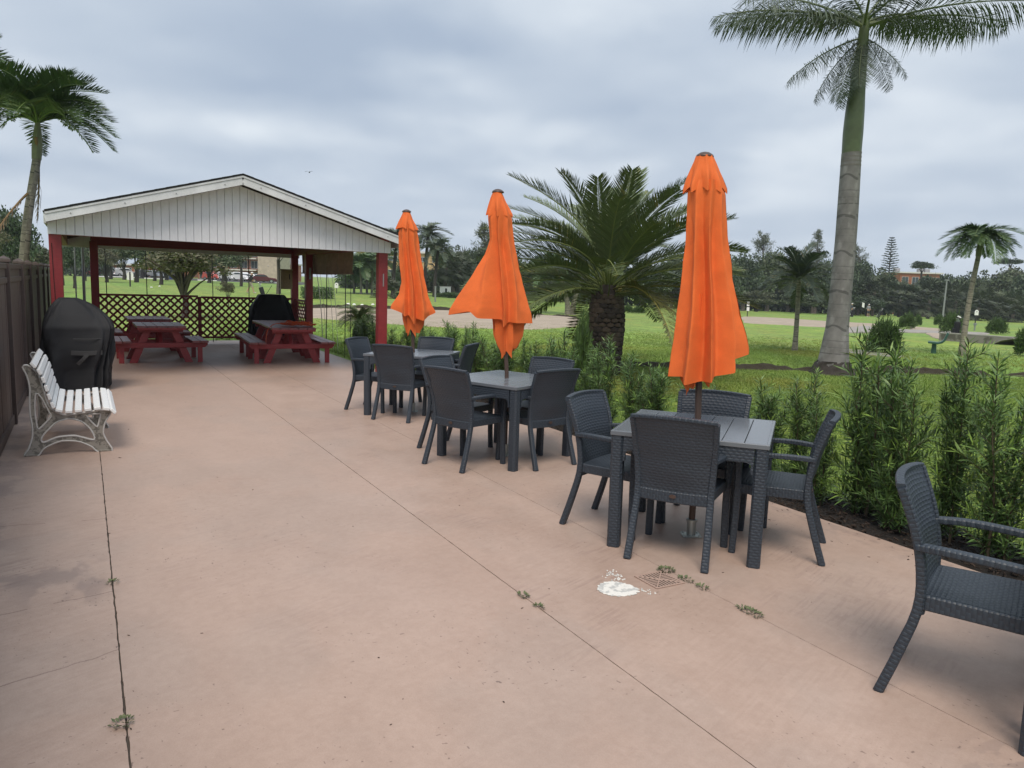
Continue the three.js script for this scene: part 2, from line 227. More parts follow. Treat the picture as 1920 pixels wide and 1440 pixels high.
// ---------------------------------------------------------------- terrain: turf out to the horizon
const turfT = tex(1024, 1024, (i, j) => { const x = i / 1024, y = j / 1024, a = tfb(x, y, 12, 3), b = tfb(x, y, 60, 9), g = NT[(i * 91 + j * 1733) & 65535]; const k = (a - .5) * 60 + (b - .5) * 90 + (g - .5) * 40; const yel = sstep(.55, .8, tfb(x, y, 9, 17)); return [123 + k * .7 + 18 * yel, 147 + k * .85 + 4 * yel, 66 + k * .4 + 4 * yel]; });
std('turf', [1, 1, 1], .9, { map: rep(turfT, 1 / 5.5), vertexColors: true });
{
  const NA = 420, NR = 150, pos = [], uv = [], col = [], idx = []; const rr = i => 1.2 * Math.pow(700 / 1.2, i / NR);
  for (let i = 0; i <= NR; i++) for (let a = 0; a <= NA; a++) { const r = rr(i), t = a / NA * 2 * Math.PI, x = r * Math.sin(t), z = -r * Math.cos(t); let y = terr(x, z) - (x > PX0 - .3 && x < PX1 + .7 && z > PZF - .3 ? .12 : 0);
    pos.push(x, y, z); uv.push(x, z);
    // mown turf of differing kinds, thin dry grass in places
    const dry = sstep(.5, .72, fbm(x * .11 + 9, z * .16 + 4, 4)), lush = sstep(.45, .7, fbm(x * .05 + 60, z * .09 + 22, 3)); const thin = sstep(.58, .75, fbm(x * .3 + 2, z * .3 + 12, 4)) * (x > 4.6 && x < 9 && z < -12 && z > -22 ? 1 : .25);
    let c = [.90 + .12 * dry - .10 * lush, .92 + .10 * dry + .02 * lush, .85 - .1 * dry]; c = [lerp(c[0], 1.15, thin), lerp(c[1], .78, thin), lerp(c[2], 1.25, thin)]; col.push(...c); }
  for (let i = 0; i < NR; i++) for (let a = 0; a < NA; a++) { const q = i * (NA + 1) + a, w = q + NA + 1; idx.push(q, w, q + 1, q + 1, w, w + 1); }
  const g = new THREE.BufferGeometry(); g.setAttribute('position', new THREE.Float32BufferAttribute(pos, 3)); g.setAttribute('uv', new THREE.Float32BufferAttribute(uv, 2)); g.setAttribute('color', new THREE.Float32BufferAttribute(col, 3)); g.setIndex(idx); g.computeVertexNormals();
  setting('lawn', g, M.turf);
}
// the mulch bed beside the patio
setting('mulch_bed', grid(14, 160, (u, v) => { const z = lerp(.5, -13.6, v), e = 5.55 + .12 * (fbm(z * .9, 3, 3) - .5) * 2, x = lerp(4.6, e, u); const h = -.045 + .05 * (fbm(x * 9, z * 9, 3) - .5) - .09 * sstep(.8, 1, u); return [x, h, z, x, z]; }), M.mulch);
// bunkers and paths follow the ground a little above it
function patch(pts, lift, nz = 26) { const s = shapeOf(pts.map(p => [p.x, -p.z]), [], true); const g0 = new THREE.ShapeGeometry(s, 4); // triangulate finely by a grid clipped to the outline
  const poly = s.getPoints(4); let x0 = 1e9, x1 = -1e9, y0 = 1e9, y1 = -1e9; for (const p of poly) { x0 = Math.min(x0, p.x); x1 = Math.max(x1, p.x); y0 = Math.min(y0, p.y); y1 = Math.max(y1, p.y); }
  const hit = y => { const xs = []; for (let i = 0; i < poly.length; i++) { const a = poly[i], b = poly[(i + 1) % poly.length]; if ((a.y > y) !== (b.y > y)) xs.push(a.x + (y - a.y) / (b.y - a.y) * (b.x - a.x)); } return xs.length > 1 ? [Math.min(...xs), Math.max(...xs)] : null; };
  const n = 60; return grid(40, n, (u, v) => { const y = lerp(y0 + 1e-3, y1 - 1e-3, v), h = hit(y) || [(x0 + x1) / 2, (x0 + x1) / 2]; const jag = .25 * (vn(y * 2.2, 5) - .5), x = lerp(h[0] + jag, h[1] + jag, u); const e = Math.min(u, 1 - u, v, 1 - v) < .012 ? -.08 : lift; return [x, terr(x, -y) + e, -y, x, y]; }); }
setting('sand_bunker', patch([gnd(520, 583), gnd(590, 578), gnd(700, 579), gnd(850, 584), gnd(1000, 590), gnd(1092, 597), gnd(1085, 611), gnd(1000, 618), gnd(850, 615), gnd(700, 606), gnd(600, 598), gnd(530, 592)], .03), M.sand);
setting('sand_bunker', patch([gnd(1392, 594), gnd(1470, 597), gnd(1560, 603), gnd(1640, 607), gnd(1640, 612), gnd(1560, 614), gnd(1460, 609), gnd(1392, 605)], .03), M.sand);
setting('sand_bunker', patch([gnd(1708, 613), gnd(1740, 615), gnd(1770, 618), gnd(1765, 620), gnd(1712, 619)], .035), M.sand);
setting('sand_bunker', patch([gnd(1738, 625), gnd(1768, 626), gnd(1790, 634), gnd(1764, 636), gnd(1745, 631)], .03), M.sand);
setting('cart_path', patch([gnd(1560, 620), gnd(1630, 612), gnd(1640, 615), gnd(1760, 621), gnd(1850, 624), gnd(1850, 628), gnd(1740, 625), gnd(1620, 623), gnd(1560, 624)], .045), M.path_stone);
setting('bare_path', patch([gnd(1575, 655), gnd(1630, 659), gnd(1690, 666), gnd(1692, 671), gnd(1620, 665), gnd(1572, 659)], .02), M.path_stone);
// undercut turf lips: far edge of the big bunker, and the earth bank across the lawn
function lip(pts, h, name, back = .16) { const c = new THREE.CatmullRomCurve3(pts.map(p => V(p.x, 0, p.z))); const n = 160; const at = (t, o) => { const p = c.getPoint(t), T = c.getTangent(t); const N = V(-T.z, 0, T.x).normalize(); if (N.dot(p) < 0) N.negate(); return p.addScaledVector(N, o); };
  const jag = t => (fbm(t * 60, 3.3, 3) - .5) * .35, hh = t => h * (.25 + 1.1 * fbm(t * 34, 8.1, 3)) * (.15 + .85 * sstep(.38, .52, fbm(t * 13, 2.7, 3))) * sstep(0, .06, t) * sstep(1, .94, t);
  return grid(8, n, (u, v) => { const o = [-.13, -.09, -.05, -.02, .0, .02, .05, .09, back][Math.round(u * 8)], k = [-.02, .12, .45, .75, .95, 1, .98, .7, 0][Math.round(u * 8)]; const p = at(v, o + jag(v) * .4 + .03 * (vn(v * 300, u * 9) - .5)); return [p.x, terr(p.x, p.z) + k * hh(v) * (1 + .35 * (vn(v * 420, u * 13) - .5)), p.z, p.x, p.z + u]; }); }
setting('bunker_lip', lip([gnd(560, 577), gnd(640, 577), gnd(700, 578), gnd(850, 583), gnd(1000, 589), gnd(1090, 596)], .20), M.soil);
{ const P = t => V(BK.x0 + BK.dx * t, 0, BK.z0 + BK.dz * t); setting('earth_bank', lip([P(-2.5), P(0), P(2), P(4.4), P(6.5), P(9), P(12), P(16)], .16, '', .14), M.soil); }

// ---------------------------------------------------------------- outdoor dining set
function makeChair() {
  const t = thing('patio_chair', '', 'chair', [0, 0, 0], 0, 'woven resin chairs on the patio');
  const zc = y => { const P = [[.36, .172], [.45, .172], [.6, .19], [.75, .232], [.875, .28]]; for (let i = 0; i < 4; i++) if (y <= P[i + 1][0]) { const k = clamp((y - P[i][0]) / (P[i + 1][0] - P[i][0]), 0, 1); return lerp(P[i][1], P[i + 1][1], k * k * (3 - 2 * k) * .4 + k * .6); } return .28; };
  const hw = y => lerp(.212, .243, sstep(.4, .87, y));
  for (const s of [-1, 1]) {
    part('rear_leg', bar([[s * .232, 0, .292], [s * .226, .2, .228], [s * .220, .40, .178], [s * .226, .56, .184], [s * .236, .7, .214], [s * .247, .868, .276]], u => lerp(.043, .032, u), u => lerp(.04, .036, u), [1, 0, 0], 16), M.wicker, t);
    part('front_leg', bar([[s * .246, 0, -.235], [s * .243, .22, -.228], [s * .244, .44, -.226], [s * .252, .625, -.232]], .043, .04, [1, 0, 0], 8), M.wicker, t);
    part('armrest', bar([[s * .232, .638, .205], [s * .258, .645, .08], [s * .264, .641, -.08], [s * .258, .63, -.262]], .046, .028, [1, 0, 0], 10), M.wicker, t);
  }
  const back = (off) => grid(14, 18, (u, v) => { const y = lerp(.375, .872, v), q = u * 2 - 1, x = q * (hw(y) - .012); return [x, y + .012 * (1 - q * q) * sstep(.7, 1, v), zc(y) + .034 * (1 - q * q) * sstep(.36, .6, y) + off, x, y]; });
  part('backrest', [back(.011), back(-.011)], M.wicker, t);
  const top = []; for (let i = 0; i <= 8; i++) { const q = i / 4 - 1, y = .874 + .012 * (1 - q * q); top.push([q * .252, y, zc(.872) + .034 * (1 - q * q)]); }
  part('top_rail', bar(top, .034, .022, [0, 0, 1], 16), M.wicker, t);
  part('lower_rail', bar([[-.215, .392, zc(.39)], [0, .388, zc(.39) + .006], [.215, .392, zc(.39)]], .07, .032, [0, 1, 0], 6), M.wicker, t);
  const em = cyl(.021, .021, .004, 0, 0, 0, 18); em.scale(1, 1, .55); em.rotateX(Math.PI / 2); em.translate(0, .398, zc(.4) + .03); part('emblem', em, M.brown_metal, t);
  part('seat', [grid(14, 14, (u, v) => { const x = (u * 2 - 1) * lerp(.225, .205, v), z = lerp(-.232, .175, v); return [x, .444 - .012 * Math.sin(Math.PI * u) * Math.sin(Math.PI * v), z, x, z]; }), bx(.4, .016, .39, 0, .418, -.03)], M.wicker, t);
  part('seat_rail', [bar([[-.225, .412, -.232], [.225, .412, -.232]], .062, .03, [0, 1, 0]), ...[-1, 1].map(s => bar([[s * .228, .412, -.22], [s * .212, .412, .17]], .062, .03, [0, 1, 0]))], M.wicker, t);
  return t;
}
const chair0 = makeChair(); let chairUsed = false;
// feet of the two rear legs as seen on the patio fix a chair; it faces away from them
function chairAt(mx, mz, fx, fz, label) { const l = Math.hypot(fx, fz), dx = fx / l, dz = fz / l, turn = Math.atan2(-dx, -dz); const pos = [mx + dx * .292, 0, mz + dz * .292]; if (!chairUsed) { chairUsed = true; chair0.position.set(...pos); chair0.rotation.y = turn; chair0.userData.label = label; return chair0; } return copy(chair0, pos, turn, label); }
function makeTable() {
  const t = thing('patio_table', '', 'table', [0, 0, 0], 0, 'square woven resin tables'), S = .47;
  const n = 7, w = (2 * S - .03) / n; for (let i = 0; i < n; i++) part('top_plank', rb(w - .003, .022, 2 * S - .03, -S + .015 + w * (i + .5), .735, 0, .004), M.resin, t);
  part('top_edge', [rb(2 * S, .03, .02, 0, .731, S - .01, .005), rb(2 * S, .03, .02, 0, .731, -S + .01, .005), rb(.02, .03, 2 * S - .042, S - .01, .731, 0, .005), rb(.02, .03, 2 * S - .042, -S + .01, .731, 0, .005), bx(2 * S - .06, .006, 2 * S - .06, 0, .716, 0)], M.resin, t);
  for (const sx of [-1, 1]) for (const sz of [-1, 1]) part('leg', bar([[sx * (S - .046), 0, sz * (S - .046)], [sx * (S - .043), .7155, sz * (S - .043)]], .077, .077, [1, 0, 0]), M.wicker, t);
  // rails with a rounded haunch into each leg
  const L = S - .084, sh = new THREE.Shape(); sh.moveTo(-L, .7155); sh.lineTo(-L, .56); sh.lineTo(-L + .012, .56); sh.lineTo(-L + .012, .6); sh.quadraticCurveTo(-L + .014, .628, -L + .045, .63); sh.lineTo(L - .045, .63); sh.quadraticCurveTo(L - .014, .628, L - .012, .6); sh.lineTo(L - .012, .56); sh.lineTo(L, .56); sh.lineTo(L, .7155); sh.closePath();
  for (let k = 0; k < 4; k++) { const g = ext(sh, .028); g.translate(0, 0, S - .036); const h = muv(g); h.rotateY(k * Math.PI / 2); part('rail', h, M.wicker, t); }
  return t;
}
const table0 = makeTable();
table0.position.set(3.485, 0, -3.737); table0.rotation.y = -.8671; table0.userData.label = 'square grey woven table nearest the camera under the tallest orange umbrella';
copy(table0, [3.464, 0, -6.307], -1.163, 'square grey woven table in the middle under the blown out orange umbrella');
copy(table0, [3.557, 0, -8.907], -.7137, 'square grey woven table farthest back, nearest the gable shelter');
copy(table0, [3.50, 0, -1.13], .445, 'grey woven table with only one leg showing at the bottom right edge');
// near table
chairAt(2.955, -3.37, .815, -.58, 'grey woven chair with its back to the camera at the nearest table');
chairAt(3.035, -4.40, .45, .89, 'grey woven chair at the left of the nearest table, facing right');
chairAt(4.03, -4.16, -.80, .60, 'grey woven chair at the far side of the nearest table, against the hedge');
chairAt(4.02, -3.12, -.62, -.78, 'grey woven chair at the right of the nearest table, pulled out with both arms showing');
// middle table
chairAt(2.705, -6.05, .92, -.36, 'grey woven chair with its back to the camera at the left of the middle table');
chairAt(3.655, -5.70, -.17, -.98, 'grey woven chair with its back to the camera at the right of the middle table');
chairAt(3.03, -7.02, .50, .86, 'grey woven chair at the far left of the middle table, its woven front showing');
chairAt(4.17, -6.62, -.91, .40, 'grey woven chair at the far right of the middle table, against the hedge');
// far table
chairAt(3.065, -8.36, .77, -.64, 'grey woven chair with its back to the camera at the farthest table');
chairAt(3.00, -9.47, .66, .74, 'grey woven chair at the left end of the farthest table, nearest the shelter');
chairAt(4.10, -9.43, -.76, .65, 'grey woven chair at the back of the farthest table, against the hedge');
chairAt(4.13, -8.40, -.72, -.70, 'grey woven chair at the right of the farthest table, seen from its side');
// lone chair at the right
chairAt(3.04, -1.97, .43, .90, 'grey woven armchair cut by the right edge of the picture, facing right');

// ---------------------------------------------------------------- umbrellas, closed
function canopy(rows, hem, opt) { // rows: [height, left, right] seen across the view; hem(angle) the height where the cloth ends
  const n = opt.pleats || 8, NU = 2 * n * 9, NVv = opt.nv || 52, top = rows[0][0]; const prof = h => { if (h >= rows[0][0]) return rows[0]; for (let i = 0; i < rows.length - 1; i++) if (h >= rows[i + 1][0]) { const k = (rows[i][0] - h) / (rows[i][0] - rows[i + 1][0]); return [h, lerp(rows[i][1], rows[i + 1][1], k), lerp(rows[i][2], rows[i + 1][2], k)]; } return rows[rows.length - 1]; };
  const K = 2 * n, rr = rng(opt.seed * 77 + 5), ang = [], val = [], hemJ = []; for (let q = 0; q < K; q++) { const fixd = q === 0 || q === K / 2; ang.push((q + (fixd ? 0 : .6 * (rr() - .5))) / K * 2 * Math.PI); val.push(q & 1 ? .65 + .5 * rr() : fixd ? 0 : .14 * rr()); hemJ.push((opt.hemJ ?? .022) * (q & 1 ? .6 : -1) * (.3 + rr()) + .012 * (rr() - .5)); }
  const rim = (th, h) => { const [, L, R] = prof(h), c = opt.centre(h), cs = Math.cos(th), sn = Math.sin(th), A = cs > 0 ? R - c : c - L, B = opt.depth(h); return 1 / Math.sqrt((cs * cs) / (A * A) + (sn * sn) / (B * B)); };
  const knot = (q, t) => { const k = ((q % K) + K) % K, hm = hem(ang[k]) + hemJ[k], h = lerp(top, hm, t), drift = opt.twist * (top - h) * (1 + .8 * Math.sin(k * 2.3)) + .22 * (fbm(k * 3.7 + opt.seed, h * 2.2, 2) - .5), th = ang[k] + (k === 0 || k === K / 2 ? 0 : drift), w = Math.pow(Math.abs(Math.cos(th)), 1.3); let r = rim(th, h) * (1 - opt.amp(h) * val[k] * (1 - .6 * w * opt.flare)); r *= 1 + .07 * (fbm(k * 1.9 + 30, h * 6 + opt.seed, 2) - .5); return [opt.centre(h) + r * Math.cos(th), h, r * Math.sin(th)]; };
  const f = (u, v) => { const q = u * K, k = Math.floor(q + 1e-9), g = clamp(q - k, 0, 1), A = knot(k, v), B = knot(k + 1, v), Z = knot(k - 1, v), C = knot(k + 2, v); const round = .16;
    let p; const lin = [0, 1, 2].map(m => lerp(A[m], B[m], g)); if (g < round) { const s = .5 + g / round / 2; p = [0, 1, 2].map(m => { const a0 = lerp(A[m], Z[m], round), b0 = lerp(A[m], B[m], round); return (1 - s) * (1 - s) * a0 + 2 * s * (1 - s) * A[m] + s * s * b0; }); } else if (g > 1 - round) { const s = (g - 1 + round) / round / 2; p = [0, 1, 2].map(m => { const a0 = lerp(B[m], A[m], round), b0 = lerp(B[m], C[m], round); return (1 - s) * (1 - s) * a0 + 2 * s * (1 - s) * B[m] + s * s * b0; }); } else p = lin;
    const wr = .006 * (fbm(u * K * 1.3 + opt.seed, p[1] * 9, 3) - .5) * sstep(0, .2, v), cx = opt.centre(p[1]), l = Math.hypot(p[0] - cx, p[2]) || 1; return [p[0] + wr * (p[0] - cx) / l * 2, p[1], p[2] + wr * p[2] / l * 2, u * 1.6, p[1]]; };
  return grid(NU, NVv, f, true); }
function makeUmbrella(x, z, spec, label) {
  const t = thing('patio_umbrella', label, 'umbrella', [x, 0, z], -.50899, 'closed orange umbrellas'); const c = h => spec.lean * (h - .7) / 1.75, mid = h => (h > .7 ? c(h) : 0);
  part('pole', bar([[0, .02, 0], [0, .7, 0], [mid(1.5), 1.5, 0], [mid(2.43), 2.43, 0]], .038, .038, [1, 0, 0], 8), M.brown_metal, t);
  const sk = part('pole_socket', [cyl(.03, .03, .105, 0, .008, 0, 16), cyl(.036, .036, .012, 0, .1, 0, 16), rb(.125, .008, .1, 0, .004, 0, .002)], M.zinc, t);
  for (const [a, b] of [[-.048, .035], [.048, .035], [-.048, -.035], [.048, -.035]]) part('bolt', cyl(.008, .007, .008, a, .0075, b, 6), M.zinc, sk);
  const cen = h => spec.centre ? spec.centre(h) : mid(h);
  part('canopy', canopy(spec.rows, spec.hem, { centre: cen, depth: spec.depth, amp: spec.amp, seed: spec.seed, twist: spec.twist, flare: spec.flare, pleats: spec.pleats }), M.orange_canvas, t);
  if (spec.inner) part('gathered_cloth', canopy(spec.inner, spec.innerHem, { centre: h => mid(h) + (spec.innerC || 0), depth: h => .1, amp: () => .6, seed: spec.seed + 9, twist: .5, flare: 0, pleats: 8, nv: 18, hemJ: .04 }), M.orange_canvas, t);
  part('vent_cap', canopy(spec.cap, th => 2.245 + .013 * Math.cos(8 * th + spec.seed), { centre: mid, depth: h => lerp(.055, .125, sstep(2.46, 2.25, h)), amp: h => lerp(.06, .34, sstep(2.44, 2.25, h)), seed: spec.seed, twist: .2, flare: 0, nv: 14, hemJ: .016, pleats: 8 }), M.orange_canvas, t);
  const fin = new THREE.LatheGeometry([[0, .036], [.028, .03], [.05, .016], [.056, .006], [.054, 0], [0, 0]].map(p => new THREE.Vector2(...p)), 24); fin.translate(mid(2.45), 2.445, 0); part('finial', fin, M.brown_metal, t);
  return t; }
makeUmbrella(3.485, -3.737, { lean: -.062, seed: 3, twist: .05, flare: .3, pleats: 8,
  rows: [[2.30, -.13, .04], [2.23, -.158, .085], [1.95, -.152, .121], [1.7, -.168, .172], [1.44, -.187, .248], [1.26, -.205, .305], [1.1, -.225, .325], [.9, -.23, .33]],
  hem: th => 1.145 + .075 * Math.cos(th - .15) - .105 * Math.max(0, Math.sin(th)) + .03 * Math.cos(8 * th + 1), depth: h => lerp(.12, .21, sstep(2.2, 1.1, h)), amp: h => .22 + .40 * sstep(2.3, 1.8, h), centre: h => lerp(-.035, .03, sstep(2.2, 1.2, h)),
  inner: [[1.6, -.10, .10], [1.2, -.15, .12], [1.04, -.14, .1], [.97, -.09, .06]], innerHem: th => 1.02 + .04 * Math.cos(th) + .03 * Math.cos(5 * th), innerC: -.02,
  cap: [[2.455, -.118, -.008], [2.36, -.15, .04], [2.25, -.19, .097]] }, 'tall closed orange umbrella over the nearest table, hanging in straight folds');
makeUmbrella(3.464, -6.307, { lean: -.135, seed: 8, twist: .08, flare: .9, pleats: 8,
  rows: [[2.30, -.19, -.04], [2.23, -.222, 0], [2.02, -.2, .028], [1.88, -.245, .06], [1.63, -.405, .122], [1.45, -.53, .175], [1.36, -.585, .215], [1.22, -.60, .238], [1.0, -.60, .23]],
  hem: th => 1.30 + .045 * Math.max(0, -Math.cos(th)) - .03 * Math.max(0, Math.cos(th)) - .07 * Math.max(0, Math.sin(th)) * (1 - Math.abs(Math.cos(th))) + .02 * Math.cos(7 * th), depth: h => lerp(.11, .17, sstep(2.2, 1.3, h)), amp: h => .22 + .42 * sstep(2.3, 1.9, h), centre: h => lerp(-.11, -.03, sstep(2.2, 1.3, h)),
  inner: [[1.7, -.10, .08], [1.3, -.16, .16], [1.15, -.15, .15], [1.05, -.11, .10], [.98, -.06, .05]], innerHem: th => 1.015 + .05 * Math.cos(th + 1) + .03 * Math.cos(4 * th), innerC: .02,
  cap: [[2.445, -.184, -.097], [2.36, -.21, -.06], [2.25, -.244, .01]] }, 'closed orange umbrella with one wide panel blown out to the left, over the middle table');
makeUmbrella(3.557, -8.907, { lean: -.108, seed: 14, twist: -.12, flare: .6, pleats: 8,
  rows: [[2.30, -.17, 0], [2.19, -.206, .035], [1.9, -.198, .078], [1.6, -.166, .142], [1.45, -.195, .175], [1.32, -.29, .225], [1.26, -.305, .27], [1.0, -.28, .24]],
  hem: th => 1.235 + .03 * Math.max(0, -Math.cos(th)) - .09 * Math.max(0, Math.sin(th)) + .03 * Math.cos(6 * th), depth: h => lerp(.1, .19, sstep(2.2, 1.3, h)), amp: h => .22 + .42 * sstep(2.3, 1.9, h), centre: h => lerp(-.085, -.01, sstep(2.2, 1.3, h)),
  inner: [[1.6, -.10, .10], [1.2, -.15, .15], [1.08, -.13, .13], [1.0, -.10, .08]], innerHem: th => 1.03 + .05 * Math.cos(th + 2.2) + .03 * Math.cos(5 * th), innerC: -.01,
  cap: [[2.44, -.155, -.063], [2.36, -.19, -.03], [2.24, -.246, .043]] }, 'smallest looking closed orange umbrella, beside the shelter over the farthest table');

// ---------------------------------------------------------------- bench by the fence
{
  const t = thing('garden_bench', 'white slatted bench with grey cast iron ends beside the brown fence', 'bench', [0, 0, 0]);
  const O = [[-.48, .785], [-.452, .71], [-.434, .605], [-.44, .466], [-.44, .361], [-.428, .254], [-.435, .161], [-.465, .068], [-.502, 0], [-.395, 0], [-.35, .06], [-.225, .116], [-.085, .105], [.02, .048], [.066, 0], [.182, 0], [.14, .095], [.115, .171], [.134, .268], [.185, .363], [.106, .379], [-.041, .362], [-.186, .352], [-.265, .398], [-.303, .447], [-.33, .566], [-.364, .707], [-.412, .775], [-.45, .80]];
  const H1 = [[-.39, .555], [-.404, .406], [-.392, .25], [-.371, .243], [-.287, .34], [-.30, .388], [-.345, .5]], H2 = [[-.368, .135], [-.343, .19], [-.249, .287], [-.146, .315], [-.058, .287], [.012, .214], [.046, .125], [.02, .113], [-.111, .158], [-.244, .153], [-.346, .115]], H3 = [[-.01, .335], [.08, .348], [.098, .345], [.075, .24], [.056, .237]];
  const ringTube = (p, z, r = .0075) => { const c = new THREE.CatmullRomCurve3(p.map(q => V(q[0], q[1], z)), true, 'catmullrom', .4); return new THREE.TubeGeometry(c, p.length * 5, r, 5, true); };
  for (const [zc, s] of [[-7.79, 1], [-8.96, -1]]) { const g = ext(shapeOf(O, [H1, H2, H3], true), .022); g.translate(0, 0, zc - .011); const e = part('cast_end', muv(g), M.cast_grey, t); const rims = []; for (const z of [zc + .011, zc - .011]) for (const p of [O, H1, H2, H3]) rims.push(ringTube(p, z)); part('raised_rim', rims, M.cast_rim, e); for (const x of [-.45, .125]) part('foot', rb(.1, .016, .05, x, .008, zc, .004), M.cast_grey, e); }
  const slat = (x, y, a, n) => { const g = rb(.056, .03, 1.33, 0, 0, 0, .008); g.rotateZ(a); g.translate(x, y, -8.375); part(n, g, M.white_slat, t); };
  [[-.222, .402, -.25], [-.148, .388, -.06], [-.074, .392, .07], [0, .399, .09], [.074, .406, .06], [.146, .398, -.2], [.2, .374, -.85]].forEach(q => slat(...q, 'seat_slat'));
  [[-.268, .45, 1.9], [-.290, .525, 1.84], [-.308, .6, 1.82], [-.327, .675, 1.85], [-.354, .745, 1.97], [-.397, .805, 2.25]].forEach(q => slat(...q, 'back_slat'));
  part('tie_rod', [tube([[-.06, .33, -7.79], [-.06, .33, -8.96]], .009, 2, 6), tube([[-.39, .6, -7.79], [-.39, .6, -8.96]], .009, 2, 6)], M.cast_grey, t);
}

// ---------------------------------------------------------------- brown privacy fence at the left
{
  const t = thing('privacy_fence', 'brown vinyl privacy fence with capped posts along the left edge', 'fence', [-.70, 0, 0]); const zs = [-1.1, -3.2, -5.3, -7.4, -9.5, -11.6, -13.45, -15.6, -17.8, -19.9, -22.0];
  const bgs = [.15, .146].map(w => rb(w - .006, 1.46, .022, 0, .78, 0, .004).rotateY(Math.PI / 2));
  zs.forEach((z, i) => { part('post', rb(.1, 1.68, .1, 0, .84, z, .006), M.fence_vinyl, t); const cp = new THREE.ConeGeometry(.085, .035, 4); cp.rotateY(Math.PI / 4); cp.translate(0, 1.735, z); part('post_cap', [rb(.122, .03, .122, 0, 1.698, z, .005), cp], M.fence_vinyl, t);
    if (i === zs.length - 1) return; const z1 = zs[i + 1], L = z - z1 - .1, zm = (z + z1) / 2; part('top_rail', rb(.055, .055, L, 0, 1.645, zm, .006), M.fence_vinyl, t); part('middle_rail', rb(.055, .06, L, 0, 1.5, zm, .006), M.fence_vinyl, t); part('bottom_rail', rb(.055, .1, L, 0, .06, zm, .006), M.fence_vinyl, t); part('accent_panel', rb(.02, .1, L, 0, 1.575, zm, .003), M.fence_vinyl, t);
    const n = Math.round(L / .15), w = L / n; for (let k = 0; k < n; k++) { const b = part('board', bgs[0], M.fence_vinyl, t); b.position.z = z - .05 - w * (k + .5); b.position.x = (NT[k * 7 + i * 31] - .5) * .004; b.scale.z = w / .15; } });
}

